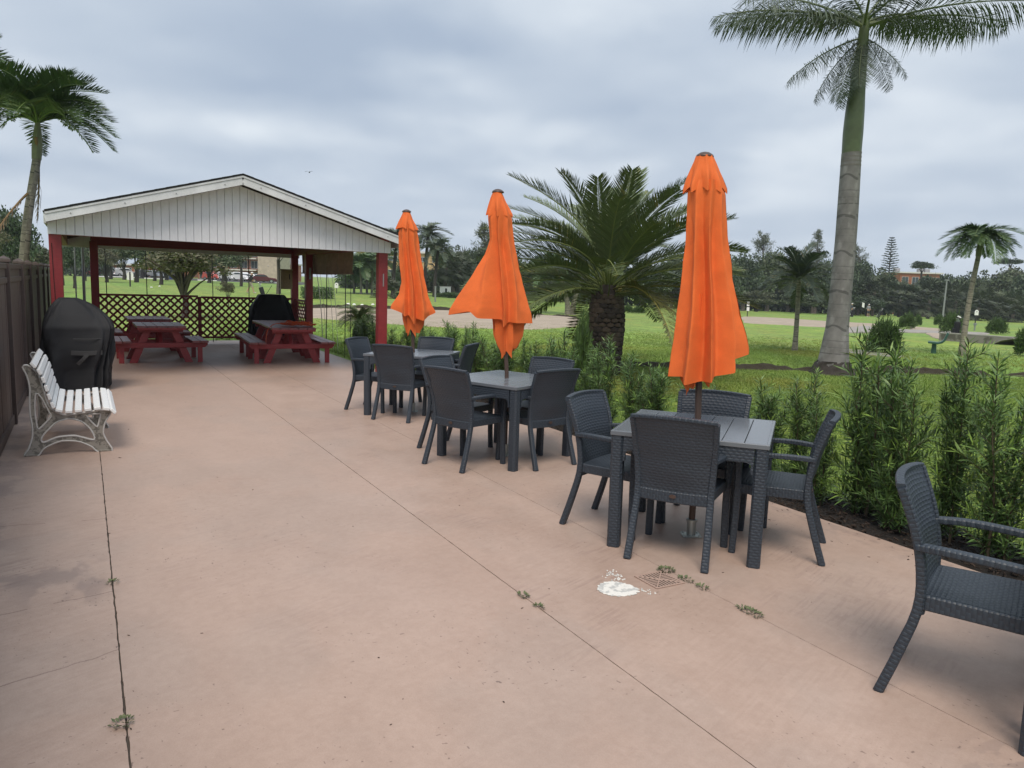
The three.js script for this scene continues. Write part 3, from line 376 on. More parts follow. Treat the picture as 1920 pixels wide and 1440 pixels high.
// ---------------------------------------------------------------- gable shelter
let shelter;
{
  const t = shelter = thing('picnic_shelter', 'open picnic shelter with white board gable and red posts', 'shelter', [0, 0, 0]); const XL = -.325, XR = 4.60, ZF = -13, ZB = -19.4, XM = 2.2, EY = 2.30, RY = 3.005, EL = [-.43, 2.315], ER = [4.85, 2.245];
  const zOff = .096, post = (x, z, h = 2.2, w = .16) => part('post', rb(w, h, w, x, h / 2, z, .008), M.red_paint, t);
  const pFL = post(XL, ZF, 2.2), pFR = post(XR - .02, ZF, 2.2); post(.235, ZB, 2.26); const pM = post(XR, -18.1, 2.2), pB = post(XR - .02, ZB, 2.26);
  { const lean = bar([[XL + .05, .1, ZF + .085], [XL - .02, 1.0, ZF + .085], [XL - .045, 2.0, ZF + .085]], .008, .006, [1, 0, 0], 4); part('crack', lean, M.dark_void, pFL); }
  part('outlet_plate', rb(.045, .26, .02, XR + .01, 1.72, -18.01, .003), M.grey_metal, pM); part('outlet_plate', rb(.02, .22, .012, XR - .02, 1.62, -12.915, .003), M.grey_metal, pFR);
  part('beam', rb(.14, .2, 6.6, XL, 2.25, -16.2, .01), M.red_paint, t); part('beam', rb(.14, .2, 6.6, XR, 2.25, -16.2, .01), M.red_paint, t);
  part('beam', rb(XR - .12, .2, .12, (XR + .12) / 2 + .06, 2.28, ZB - .02, .01), M.red_paint, t); part('beam', rb(XR - XL - .2, .16, .12, (XR + XL) / 2, 2.2, ZF - .06, .01), M.red_paint, t);
  // siding boards, each cut to the rake
  const x0 = -.412, x1 = 4.70, n = 45, w = (x1 - x0) / n, yTop = x => (x < XM ? lerp(EL[1], RY + .04, (x - EL[0]) / (XM - EL[0])) : lerp(ER[1], RY + .04, (ER[0] - x) / (ER[0] - XM))) - .03; const yBot = x => lerp(2.125, 2.085, (x - x0) / (x1 - x0));
  for (let i = 0; i < n; i++) { const a = x0 + w * i + .0024, b = x0 + w * (i + 1) - .0024, mid = a < XM && b > XM ? [[XM, yTop(XM)]] : []; const s = shapeOf([[a, yBot(a)], [b, yBot(b)], [b, yTop(b)], ...mid, [a, yTop(a)]]); const g = ext(s, .014, .003); g.translate(0, 0, ZF + zOff + (NT[i * 3] - .5) * .002); part('siding_board', muv(g), M.white_siding, t); }
  { const s = shapeOf([[x0, yBot(x0)], [x1, yBot(x1)], [x1, yTop(x1)], [XM, yTop(XM)], [x0, yTop(x0)]]); const g = ext(s, .006); g.translate(0, 0, ZF + zOff - .012); part('gable_backing', muv(g), M.white_siding, t); const g2 = ext(s, .012); g2.translate(0, 0, ZB); part('rear_gable', muv(g2), M.white_siding, t); }
  // roof slabs, fascia, soffit
  for (const s of [-1, 1]) { const [xe, ye] = s < 0 ? EL : ER; const L = Math.hypot(xe - XM, RY - ye + .04), a = Math.atan2(RY + .04 - ye, Math.abs(xe - XM)) * s;
    const plane = (th, dz, lift, name, mat, zc, ov = 0) => { const g = rb(L + ov, th, dz, 0, 0, 0, .004); g.rotateZ(-a); g.translate((xe + XM) / 2, (RY + .04 + ye) / 2 + lift, zc); return part(name, g, mat, t); };
    plane(.025, 7.25, .075, 'roof_deck', M.soffit_wood, -16.24); const sh = plane(.022, 7.34, .103, 'shingle_roof', M.shingle, -16.24, .04);
    // shingle butts along the front rake and over the slope
    const rowsN = 17; for (let r = 0; r < rowsN; r++) { const k = (r + .5) / rowsN, cx = lerp(xe, XM, k), cy = lerp(ye, RY + .04, k) + .121; const g = rb(L / rowsN * 1.03, .007, 7.37, 0, 0, 0, .002); g.rotateZ(-a + .018 * s); g.translate(cx, cy + .002 * NT[r * 5 + 3], -16.24); part('shingle_course', g, M.shingle, sh); }
    const fz = ZF + .402; { const g = rb(L, .105, .03, 0, 0, 0, .004); g.rotateZ(-a); g.translate((xe + XM) / 2, (RY + .04 + ye) / 2 + .010, fz); part('fascia', g, M.white_trim, t); const g2 = rb(L, .05, .03, 0, 0, 0, .004); g2.rotateZ(-a); g2.translate((xe + XM) / 2, (RY + .04 + ye) / 2 + .0895, fz + .012); part('rake_trim', g2, M.white_trim, t);
      for (let k = 0; k < 4; k++) { const u = .12 + k * .26, b = cyl(.009, .009, .006, 0, 0, 0, 8); b.rotateX(Math.PI / 2); b.translate(lerp(xe, XM, u), lerp(ye, RY + .04, u) + .01, fz + .017); part('nail_head', b, M.grey_metal, t); } }
    plane(.014, .27, .048, 'soffit', M.white_siding, ZF + .245);
    { const g = rb(.03, .14, 7.2, xe, ye + .015, -16.24, .004); part('eave_board', g, M.white_trim, t); }
    for (let k = 0; k < 8; k++) { const g = bx(L - .2, .13, .045); g.rotateZ(-a); g.translate((xe + XM) / 2, (RY + .04 + ye) / 2 - .01, -13.3 - k * .86); part('rafter', g, M.soffit_wood, t); } }
  // lattice screens
  function lattice(parent, len, y0, y1, place) { const g = new THREE.Group(); g.name = 'lattice_panel'; parent.add(g); place(g); part('rail', rb(len, .045, .05, len / 2, y1, 0, .004), M.red_paint, g); part('rail', rb(len, .045, .05, len / 2, y0, 0, .004), M.red_paint, g);
    const h = y1 - y0, st = .168; for (const d of [-1, 1]) for (let c = -h + .03; c < len; c += st) { let xa = c, xb = c + h, ya = y0, yb = y1; if (xa < 0) { ya += -xa; xa = 0; } if (xb > len) { yb -= xb - len; xb = len; } if (xb - xa < .04) continue; const L = Math.hypot(xb - xa, yb - ya); const b = new THREE.BoxGeometry(L, .044, .008); b.rotateZ(Math.PI / 4); b.translate((xa + xb) / 2, (ya + yb) / 2, d * .006); if (d < 0) { b.translate(-len / 2, 0, 0); b.scale(-1, 1, 1); b.translate(len / 2, 0, 0); b.index.array.reverse(); } part('slat', muv(b), M.red_paint, g); } return g; }
  lattice(t, 2.03, .15, 1.11, g => g.position.set(.315, 0, ZB)); lattice(t, 2.09, .15, 1.09, g => g.position.set(2.41, 0, ZB)); part('mid_post', rb(.075, 1.1, .075, 2.375, .55, ZB, .004), M.red_paint, t);
  lattice(t, 1.13, .15, 1.07, g => { g.position.set(XR, 0, -18.19); g.rotation.y = Math.PI / 2; });
}
// the rolled canvas blind along the shelter's right side
solo('canvas_blind', [grid(90, 14, (u, v) => { const z = lerp(-19.25, -15.1, u), y = lerp(2.27, 1.735, v) - .02 * Math.sin(u * Math.PI); const f = .035 * Math.sin(u * 46 + 2 * Math.sin(u * 9)) * (.35 + .65 * v) + .02 * Math.sin(u * 15 + v * 2); return [4.72 + f, y, z, u * 4, v]; }), tube([[4.72, 1.73, -19.25], [4.72, 1.715, -17.2], [4.72, 1.73, -15.1]], .016, 12, 6)], M.tan_canvas, 'brown canvas blind hanging from the right eave of the shelter', 'blind');
{ const t = thing('wooden_box', 'small tan wooden box fixed high beside the rear right post of the shelter', 'box', [4.33, 1.33, -19.2]); part('box_body', rb(.27, .45, .14, 0, .225, 0, .006), M.tan_wood, t); part('box_lid', rb(.29, .03, .16, 0, .466, 0, .005), M.tan_wood, t); part('slot', rb(.02, .13, .01, .07, .3, .071, .003), M.dark_void, t); }
[198, 274, 398, 466, 523].forEach((px, i) => { const d = ray(px, 520), k = (-20.0 - 0) / d.z, x = d.x * k; solo('hanging_cable', tube([[x, 2.3, -20], [x + .01, 1.2, -20.02], [x, -.05, -20]], .011, 4, 5), M.dark_cable, 'thin dark cable hanging behind the lattice screen of the shelter', 'cable', 'cables behind the shelter'); });
[[600, .010, 0], [612, .011, 1], [620, .006, 0], [628, .006, 0], [647, .010, 1], [657, .007, 1], [606, .005, 0]].forEach(([px, r, dk], i) => { const d = ray(px, 560), k = 5.0 / d.x, z = d.z * k, top = 2.2; part('cord', tube([[5.0 - (dk ? 0 : .15), top, z], [5.0, 1.1, z + .03], [5.0 + (dk ? 0 : .08), -.1, z - .02]], r, 6, 5), dk ? M.dark_cable : M.pale_cord, shelter); });
solo('metal_pole', [cyl(.03, .03, 2.35, .02, -.1, -19.75, 12), cyl(.038, .038, .03, .02, 2.2, -19.75, 12)], M.grey_metal, 'grey metal pipe standing just left of the rear left red post', 'pole');
solo('metal_pole', [cyl(.016, .016, 2.4, -.14, -.1, -20.3, 10), cyl(.02, .02, .03, -.14, 2.2, -20.3, 10)], M.grey_metal, 'thin grey rod standing left of the thick metal pipe', 'pole');

// ---------------------------------------------------------------- picnic tables
std('red_bench', [.42, .055, .06], .5, { map: M.red_paint.map, bumpMap: M.red_paint.bumpMap, bumpScale: .002 });
function makePicnic() {
  const t = thing('picnic_table', '', 'picnic table', [0, 0, 0], 0, 'red picnic tables in the shelter'), L = 1.28, H = .68, SH = .41;
  for (let i = 0; i < 5; i++) part('top_plank', rb(.156, .038, L, -.33 + i * .165, H - .019, 0, .006), M.red_top, t);
  for (const s of [-1, 1]) for (const k of [0, 1]) part('seat_plank', rb(.135, .038, L, s * (.57 + k * .145), SH - .019, 0, .006), M.red_top, t);
  for (const e of [-1, 1]) { const z = e * (L / 2 - .24), q = (name, g) => part(name, g, M.red_bench, t);
    for (const s of [-1, 1]) { const g = ext(shapeOf([[s * .14, H - .04], [s * .27, H - .04], [s * .535, 0], [s * .40, 0]]), .04, .004); g.translate(0, 0, z - .02); q('leg', muv(g)); q('seat_post', rb(.085, SH - .04, .04, s * .655, (SH - .04) / 2, z + e * .045, .005)); }
    { const s = shapeOf([[-.79, SH - .045], [-.79, SH - .085], [-.74, SH - .135], [.74, SH - .135], [.79, SH - .085], [.79, SH - .045]]); const g = ext(s, .04, .004); g.translate(0, 0, z + e * .042 - .02); q('seat_bearer', muv(g)); }
    q('top_bearer', rb(.74, .08, .04, 0, H - .08, z + e * .042, .005)); q('brace', bar([[0, SH - .1, z - e * .03], [0, H - .05, z - e * .33]], .07, .038, [1, 0, 0])); }
  for (const e of [-1, 1]) part('plank_end_board', rb(.80, .036, .02, 0, H - .052, e * (L / 2 - .012), .004), M.red_bench, t);
  return t; }
const pic0 = makePicnic(); pic0.position.set(1.21, 0, -15.76); pic0.rotation.y = .01; pic0.userData.label = 'red picnic table at the left of the shelter, nearer of its pair';
copy(pic0, [1.17, 0, -18.05], .02, 'red picnic table at the left of the shelter, farther of its pair against the lattice');
copy(pic0, [3.47, 0, -15.23], -.055, 'red picnic table at the right of the shelter with an orange cord heaped on it');
copy(pic0, [3.54, 0, -16.53], -.03, 'red picnic table at the right of the shelter behind the one with the cord');
{ const pts = []; const r = rng(5); for (let i = 0; i <= 170; i++) { const a = i / 170 * Math.PI * 2 * 9, k = .7 + .5 * Math.sin(i * .37) * .5 + .2 * r(); pts.push([3.62 + .27 * k * Math.cos(a), .697 + .012 * (i % 17) / 3 + .03 * Math.abs(Math.sin(i * .21)) * r(), -15.05 + .2 * k * Math.sin(a * 1.03 + .4)]); }
  solo('extension_cord', [tube(pts, .0085, 700, 5), tube([[3.4, .72, -15.1], [3.22, .74, -15.0], [3.08, .70, -14.9], [3.0, .6, -14.87], [2.98, .42, -14.9], [3.02, .33, -15.1]], .008, 30, 5)], M.orange_cord, 'heap of orange extension cord lying on the right picnic table', 'cord'); }

// ---------------------------------------------------------------- covered grills
function cover(name, label, prof, depthF, zc, seed, shelf) { // prof(h) -> [xl, xr]
  const t = thing(name, label, 'grill cover', [0, 0, zc], 0); const H = prof.H, N = 120; const sq = (a, e) => Math.sign(a) * Math.pow(Math.abs(a), e);
  const body = grid(N, 46, (u, v) => { const th = u * 2 * Math.PI, h = v < .86 ? lerp(.03, H, v / .86) : H; const cap = v < .86 ? 1 : Math.max(0, 1 - (v - .86) / .14); const hh = prof.top ? h : h; const [xl, xr] = prof.at(h), [zf, zb] = depthF(h); const cx = (xl + xr) / 2, cz = (zf + zb) / 2; const c = sq(Math.cos(th), .34), s = sq(Math.sin(th), .34);
    const pl = .034 * sstep(H, .1, h) * Math.sin(th * 13 + 3 * Math.sin(th * 3 + h * 2 + seed)) + .014 * Math.sin(th * 5 + h * 9 + seed); let x = cx + (xr - xl) / 2 * c * cap + pl * c * cap, z = cz + (zf - zb) / 2 * s * cap + pl * s * cap; const dr = .06 * (fbm(th * 2.2 + seed, h * 3.5, 3) - .5) + (h < .3 ? .012 * Math.sin(th * 17 + seed) : 0); x += dr * c; z += dr * s;
    const y = h + .01 * (1 - cap) + .02 * (fbm(x * 5 + seed, z * 5, 2) - .5) * sstep(.6, 1, v); return [x, y, z, u * 3, h]; }, true);
  part('cover', body, M.black_vinyl, t); return t; }
{ const at = h => { const P = [[0, -.50, .265], [.25, -.52, .285], [.6, -.525, .34], [.86, -.50, .365], [.98, -.46, .31], [1.08, -.42, .225], [1.17, -.36, .09], [1.235, -.30, -.06]]; for (let i = 0; i < 7; i++) if (h <= P[i + 1][0]) { const k = clamp((h - P[i][0]) / (P[i + 1][0] - P[i][0]), 0, 1); return [lerp(P[i][1], P[i + 1][1], k), lerp(P[i][2], P[i + 1][2], k)]; } return P[7].slice(1); };
  const t = cover('grill_cover', 'tall black vinyl cover over a grill by the fence behind the bench', { H: 1.235, at }, h => { const k = sstep(.8, .86, h) * .0, f = lerp(.42, .36, clamp(h / .86, 0, 1)) - Math.max(0, h - .86) * .72; return [f, -.45 + Math.max(0, h - .9) * .25]; }, -12.25, 2);
  const st = (pts, w) => bar(pts, w, .01, [0, 1, 0], 8); part('strap', [st([[-.17, .525, .415], [.02, .515, .425], [.2, .525, .41]], .06), bar([[.03, .51, .433], [-.03, .44, .436], [-.1, .37, .43]], .045, .008, [1, .6, 0], 6), st([[-.14, .712, .392], [.05, .706, .402], [.2, .712, .392]], .008)], M.dark_strap, t); }
{ const at = h => { const P = [[0, 3.42, 4.42], [.6, 3.38, 4.42], [.95, 3.46, 4.32], [1.14, 3.56, 4.22], [1.2, 3.60, 4.17]]; for (let i = 0; i < 4; i++) if (h <= P[i + 1][0]) { const k = clamp((h - P[i][0]) / (P[i + 1][0] - P[i][0]), 0, 1); return [lerp(P[i][1], P[i + 1][1], k), lerp(P[i][2], P[i + 1][2], k)]; } return P[4].slice(1); };
  cover('grill_cover', 'black vinyl cover over a grill inside the shelter by the rear right post', { H: 1.2, at }, h => [.30 - .13 * h, -.28 + .1 * h], -18.78, 9); }

// ---------------------------------------------------------------- drain, paint, weeds, litter
{ const t = thing('floor_drain', 'square brown plastic drain grate set in the patio by the paint spill', 'drain', [2.775, 0, -3.205]); const S = .1;
  part('drain_frame', [rb(2 * S, .006, .012, 0, .004, S - .006, .002), rb(2 * S, .006, .012, 0, .004, -S + .006, .002), rb(.012, .006, 2 * S - .024, S - .006, .004, 0, .002), rb(.012, .006, 2 * S - .024, -S + .006, .004, 0, .002)], M.drain_plastic, t); part('drain_hole', bx(2 * S - .02, .002, 2 * S - .02, 0, .0016, 0), M.dark_void, t);
  for (const a of [0, Math.PI / 2]) { const g = rb(.25, .005, .009, 0, .0045, 0, .002); g.rotateY(Math.PI / 4 + a); g.translate(0, a ? .0012 : 0, 0); part('diagonal_bar', g, M.drain_plastic, t); }
  for (let q = 0; q < 4; q++) for (let k = -4; k <= 4; k++) { if (!k) { } const off = k * .019, a = Math.abs(off) + .006, L = S - .012 - a; if (L < .01) continue; const g = rb(.0095, .005, L, off, .004, a + L / 2, .002); g.rotateY(q * Math.PI / 2); part('bar', g, M.drain_plastic, t); } }
{ const r = rng(12), blob = (cx, cz, rx, rz, a, n, jag) => { const p = []; for (let i = 0; i < n; i++) { const th = i / n * 2 * Math.PI, k = 1 + jag * (r() - .5) + .05 * Math.sin(th * 3 + 1); const x = rx * k * Math.cos(th), z = rz * k * Math.sin(th); p.push([cx + x * Math.cos(a) - z * Math.sin(a), -(cz + x * Math.sin(a) + z * Math.cos(a))]); } const g = ext(shapeOf(p), .003, .001); g.rotateX(-Math.PI / 2); g.translate(0, .0015, 0); return muv(g); };
  const list = [blob(2.475, -3.195, .112, .10, .55, 70, .16)]; for (let i = 0; i < 42; i++) { const u = r(), x = lerp(2.53, 2.62, u) + (r() - .5) * .07, z = lerp(-3.30, -3.36, u) + (r() - .5) * .14 - .02; list.push(blob(x, z, .003 + .009 * r() * r(), .002 + .005 * r(), r() * 3, 9, .5)); } for (let i = 0; i < 16; i++) list.push(blob(2.575 + .06 * r(), -3.10 + (r() - .5) * .09, .003 + .007 * r() * r(), .002 + .004 * r(), r() * 3, 9, .5));
  solo('paint_spill', list, M.white_paint, 'white paint spill with splashes on the patio left of the drain', 'paint spill'); }
function leafQuads(list, colors) { const n = list.length, pos = new Float32Array(n * 12), col = new Float32Array(n * 12), idx = new Uint32Array(n * 6); // each: [base, dir(len), side(half width), tone, bend]
  for (let i = 0; i < n; i++) { const [b, d, s, c, bend] = list[i], o = i * 12, m = .42; pos.set([b[0], b[1], b[2], b[0] + d[0] * m + s[0], b[1] + d[1] * m + s[1] + bend, b[2] + d[2] * m + s[2], b[0] + d[0] * m - s[0], b[1] + d[1] * m - s[1] + bend, b[2] + d[2] * m - s[2], b[0] + d[0], b[1] + d[1], b[2] + d[2]], o); for (let k = 0; k < 4; k++) col.set(c, o + k * 3); idx.set([i * 4, i * 4 + 1, i * 4 + 2, i * 4 + 1, i * 4 + 3, i * 4 + 2], i * 6); }
  const g = new THREE.BufferGeometry(); g.setAttribute('position', new THREE.BufferAttribute(pos, 3)); g.setAttribute('color', new THREE.BufferAttribute(col, 3)); g.setAttribute('uv', new THREE.BufferAttribute(new Float32Array(n * 8), 2)); g.setIndex(new THREE.BufferAttribute(idx, 1)); g.computeVertexNormals(); return g; }
function rdir(r) { const z = r() * 2 - 1, a = r() * 6.2832, s = Math.sqrt(1 - z * z); return [s * Math.cos(a), z, s * Math.sin(a)]; }
const cross = (a, b) => [a[1] * b[2] - a[2] * b[1], a[2] * b[0] - a[0] * b[2], a[0] * b[1] - a[1] * b[0]]; const nrm = a => { const l = Math.hypot(...a) || 1; return [a[0] / l, a[1] / l, a[2] / l]; }; const mul = (a, k) => [a[0] * k, a[1] * k, a[2] * k]; const add = (a, b) => [a[0] + b[0], a[1] + b[1], a[2] + b[2]];
leafMat('weed_green', [.10, .135, .065], .7);
[[2.905, -3.30, .05, .05, 90, 'weed growing at the far corner of the drain grate'], [2.915, -3.14, .03, .05, 45, 'weed growing at the right corner of the drain grate'], [2.917, -3.01, .02, .05, 30, 'thin weed in the joint just right of the drain'], [2.918, -2.66, .03, .085, 90, 'largest weed in the joint right of the drain'], [1.966, -3.325, .02, .04, 40, 'weed in the middle joint of the patio, farther of two'], [1.967, -3.17, .015, .03, 24, 'weed in the middle joint of the patio, nearer of two'], [.07, -2.94, .035, .035, 45, 'grey green weed in the left joint of the patio near the camera'], [.082, -4.38, .02, .03, 20, 'small weed in the left joint below the dark stain']].forEach(([x, z, rx, rz, n, label], i) => { const r = rng(300 + i), L = []; for (let k = 0; k < n; k++) { const a = r() * 6.28, q = Math.sqrt(r()), b = [x + rx * q * Math.cos(a), .002 + .018 * r() * (1 - q), z + rz * q * Math.sin(a)]; const d = mul(nrm([Math.cos(a) + .6 * (r() - .5), .35 + .5 * r(), Math.sin(a) + .6 * (r() - .5)]), .012 + .012 * r()); const s = mul(nrm(cross(d, [0, 1, 0])), .004 + .003 * r()); const c = .7 + .6 * r(); L.push([b, d, s, [c * (1 + .25 * r()), c, c * .95], .003]); } solo('weed', leafQuads(L), M.weed_green, label, 'weed', 'weeds in the patio joints'); });
{ // leaf scraps and bark on the concrete
  const r = rng(41), g = new THREE.SphereGeometry(1, 5, 3); g.scale(1, .35, .6); const m = new THREE.InstancedMesh(g, M.bark_chip, 210); m.name = numbered('leaf_litter'); const o = new THREE.Object3D(); for (let i = 0; i < 210; i++) { const edge = i < 130; const x = edge ? 4.62 - .45 * Math.pow(r(), 2) : lerp(-.5, 4.4, r()), z = edge ? lerp(-1, -8, r()) : lerp(-1.5, -12, r()); const s = .0025 + .007 * r() * r(); o.position.set(x, s * .3, z); o.rotation.set(0, r() * 6, 0); o.scale.set(s * (1 + 1.6 * r()), s, s); o.updateMatrix(); m.setMatrixAt(i, o.matrix); } m.userData = { label: 'scattered bark crumbs and leaf scraps on the concrete patio', category: 'litter', kind: 'stuff' }; scene.add(m);
  const g2 = new THREE.BoxGeometry(1, .25, .35), n2 = 5200, m2 = new THREE.InstancedMesh(g2, M.bark_chip, n2); m2.name = numbered('bark_mulch'); const c = new THREE.Color(); for (let i = 0; i < n2; i++) { const z = lerp(.2, -13.5, Math.pow(r(), 1.3)), x = lerp(4.66, 5.5, r()); const s = .012 + .03 * r(); o.position.set(x, -.035 + .02 * r(), z); o.rotation.set((r() - .5) * .9, r() * 6.3, (r() - .5) * .9); o.scale.set(s, s, s); o.updateMatrix(); m2.setMatrixAt(i, o.matrix); const k = .35 + .9 * r(); m2.setColorAt(i, c.setRGB(k, k * .95, k * .9)); } m2.userData = { label: 'dark bark mulch covering the bed under the hedge', category: 'mulch', kind: 'stuff' }; scene.add(m2); }
solo('edging_hose', tube([[5.38, -.02, -1.2], [5.34, -.015, -2.1], [5.36, -.02, -3.0], [5.3, -.02, -4.2], [5.38, -.02, -5.4]], .013, 40, 6), M.dark_cable, 'black irrigation hose lying in the mulch under the hedge', 'hose');

// ---------------------------------------------------------------- grass
{
  const r = rng(8), L = []; for (let k = 0; k < 7; k++) { const a = r() * 6.28, b = [(r() - .5) * .05, 0, (r() - .5) * .05], d = mul(nrm([Math.cos(a) * .5, .9, Math.sin(a) * .5]), .04 + .035 * r()); L.push([b, d, mul(nrm([-Math.sin(a), 0, Math.cos(a)]), .0024), [.8 + .4 * r(), .85 + .3 * r(), .9], -.004]); }
  const tuft = leafQuads(L).toNonIndexed(); tuft.computeVertexNormals();
  const put = (name, n, place, label) => { const m = new THREE.InstancedMesh(tuft, M.grass_blade, n), o = new THREE.Object3D(), c = new THREE.Color(); m.name = numbered(name); let i = 0, guard = 0; while (i < n && guard++ < n * 6) { const q = place(); if (!q) continue; const [x, z, s] = q; o.position.set(x, terr(x, z) - .004, z); o.rotation.set(0, r() * 6.28, 0); o.scale.set(s * 1.2, s, s * 1.2); o.updateMatrix(); m.setMatrixAt(i, o.matrix); const k = .75 + .5 * fbm(x * .8, z * .8, 3) * (.7 + .6 * r()), y = sstep(.45, .75, fbm(x * .35 + 7, z * .35, 3)); m.setColorAt(i, c.setRGB(k * (.95 + .3 * y), k, k * .9)); i++; } m.count = i; m.userData = { label, category: 'grass', kind: 'stuff' }; scene.add(m); };
  put('grass', 90000, () => { const x = 5.35 + 13 * r(), z = -17 * r() + 1; if (x > 5 + (-z) * 1.9 + 6) return null; const s = bankSide(x, z) > 0 ? .55 : 1; return [x, z, s * (.7 + .5 * r())]; }, 'green lawn grass between the hedge and the earth bank');
  put('grass', 60000, () => { const d = 12 + 22 * r(), a = lerp(8, 64, r()) * Math.PI / 180, x = d * Math.sin(a), z = -d * Math.cos(a); if (x < PX1 + .1 && z > PZF) return null; if (r() < sstep(17, 34, d)) return null; return [x, z, .75 + .4 * r()]; }, 'mown fairway grass beyond the earth bank');
}

// ---------------------------------------------------------------- hedge of feathery podocarpus
function makeShrub(seed, H, spread, nStem) {
  const r = rng(seed), L = [], stems = [];
  const needles = (p, ax, len, dens, tipGlow) => { const n = Math.max(2, Math.round(len / .022)); const X = nrm(cross(ax, [.31, .2, .9])), Y = cross(ax, X); for (let i = 0; i < n; i++) { const t = (i + .5) / n, q = add(p, mul(ax, len * t)); for (let k = 0; k < dens; k++) { const a = i * 2.4 + k * 6.283 / dens + r() * .9, out = add(mul(X, Math.cos(a)), mul(Y, Math.sin(a))), up = .35 + .9 * t + .25 * r(); const d = mul(nrm(add(out, mul(ax, up))), .055 + .04 * r()); const s = mul(nrm(cross(d, [r() - .5, .8, r() - .5])), .0042 + .0018 * r()); const young = tipGlow * sstep(.55, 1, t), c = .55 + .5 * r(); L.push([q, d, s, [c * (1 + 1.0 * young), c * (1 + .75 * young), c * (1 + .1 * young)], .002]); } } };
  for (let s = 0; s < nStem; s++) { const a = s / nStem * 6.28 + r(), rad = spread * (.25 + .75 * r()), hh = H * (s === 0 ? 1 : .62 + .36 * r()); const P = [[.05 * Math.cos(a), -.12, .05 * Math.sin(a)], [rad * .45 * Math.cos(a), hh * .4, rad * .45 * Math.sin(a)], [rad * .8 * Math.cos(a + .2), hh * .75, rad * .8 * Math.sin(a + .2)], [rad * .95 * Math.cos(a + .3) + .05 * (r() - .5), hh - .05, rad * .95 * Math.sin(a + .3) + .05 * (r() - .5)]];
    const c = new THREE.CatmullRomCurve3(P.map(p => V(...p))); stems.push(limb(P, [.010, .007, .004, .002], 8, 4)); const n = Math.round(hh / .036);
    for (let i = 0; i < n; i++) { const t = lerp(.10, 1, i / n), p = c.getPointAt(t), T = c.getTangentAt(t), ax = nrm([T.x, T.y, T.z]); needles([p.x, p.y, p.z], ax, .036, 3, i > n * .86 ? 1 : 0);
      if (t > .12) { const m = t > .93 ? 0 : (r() < .92 ? 1 : 2); for (let k = 0; k < m; k++) { const b = i * 2.4 + k * 3 + r(), dir = nrm([Math.cos(b), .55 + .6 * r(), Math.sin(b)]), len = (.06 + .2 * r() * r() + .05 * r()) * (1.15 - .7 * t) * (H > .7 ? 1 : .8); stems.push(limb([[p.x, p.y, p.z], [p.x + dir[0] * len * .5, p.y + dir[1] * len * .45, p.z + dir[2] * len * .5], [p.x + dir[0] * len, p.y + dir[1] * len, p.z + dir[2] * len]], [.003, .002, .001], 2, 3)); needles([p.x, p.y, p.z], dir, len + .02, 4, r() < .45 ? 1.1 : .3); } } } }
  const t = thing('podocarpus_shrub', 'feathery green shrub in the hedge along the right edge of the patio', 'shrub', [0, 0, 0], 0, 'hedge shrubs along the patio'); part('foliage', leafQuads(L), M.podocarpus, t); part('stems', stems, M.twig, t); return t; }
{
  const base = [[11, 1.22, .15, 4], [12, 1.0, .21, 5], [13, .9, .22, 5], [14, 1.12, .17, 4]].map(a => makeShrub(...a)); const bh = [1.22, 1.0, .9, 1.12];
  const spots = [[5.2, -1.55, 1.05], [5.05, -2.0, 1.2], [5.2, -2.32, 1.1], [5.08, -2.66, 1.22], [5.16, -3.02, 1.30], [5.05, -3.36, 1.15], [5.2, -3.72, 1.30], [5.05, -4.02, .9], [5.14, -4.30, 1.05], [5.1, -4.62, .92], [5.2, -5.0, .72], [5.08, -5.35, .78], [5.18, -5.72, .84], [5.08, -6.1, .9], [5.18, -6.5, .98], [5.06, -6.95, 1.12], [5.18, -7.35, 1.0], [5.08, -7.75, .92], [5.16, -8.1, 1.12], [5.1, -8.5, .95], [5.2, -8.9, .95], [5.08, -9.35, 1.0], [5.2, -9.8, 1.05], [5.1, -10.2, 1.07], [5.15, -10.7, 1.0], [5.1, -11.2, 1.02], [5.2, -11.7, 1.02], [5.1, -12.2, .95], [5.15, -12.7, .95], [5.2, -13.2, .92], [4.95, -13.35, .8], [4.92, -13.9, .85], [5.0, -14.5, .95], [5.05, -15.2, .95], [5.15, -16.0, .9]];
  const r = rng(21); spots.forEach(([x, z, h], i) => { const k = i % 4, s = h / bh[k] * (z > -4 ? 1.1 : 1.03), w = lerp(1, s, .5) * (.95 + .25 * r()); if (i < 4) { base[k].position.set(x, -.03, z); base[k].rotation.y = r() * 6.28; base[k].scale.set(w, s, w); } else copy(base[k], [x, -.03, z], r() * 6.28, null, null, [w, s, w]); });
}

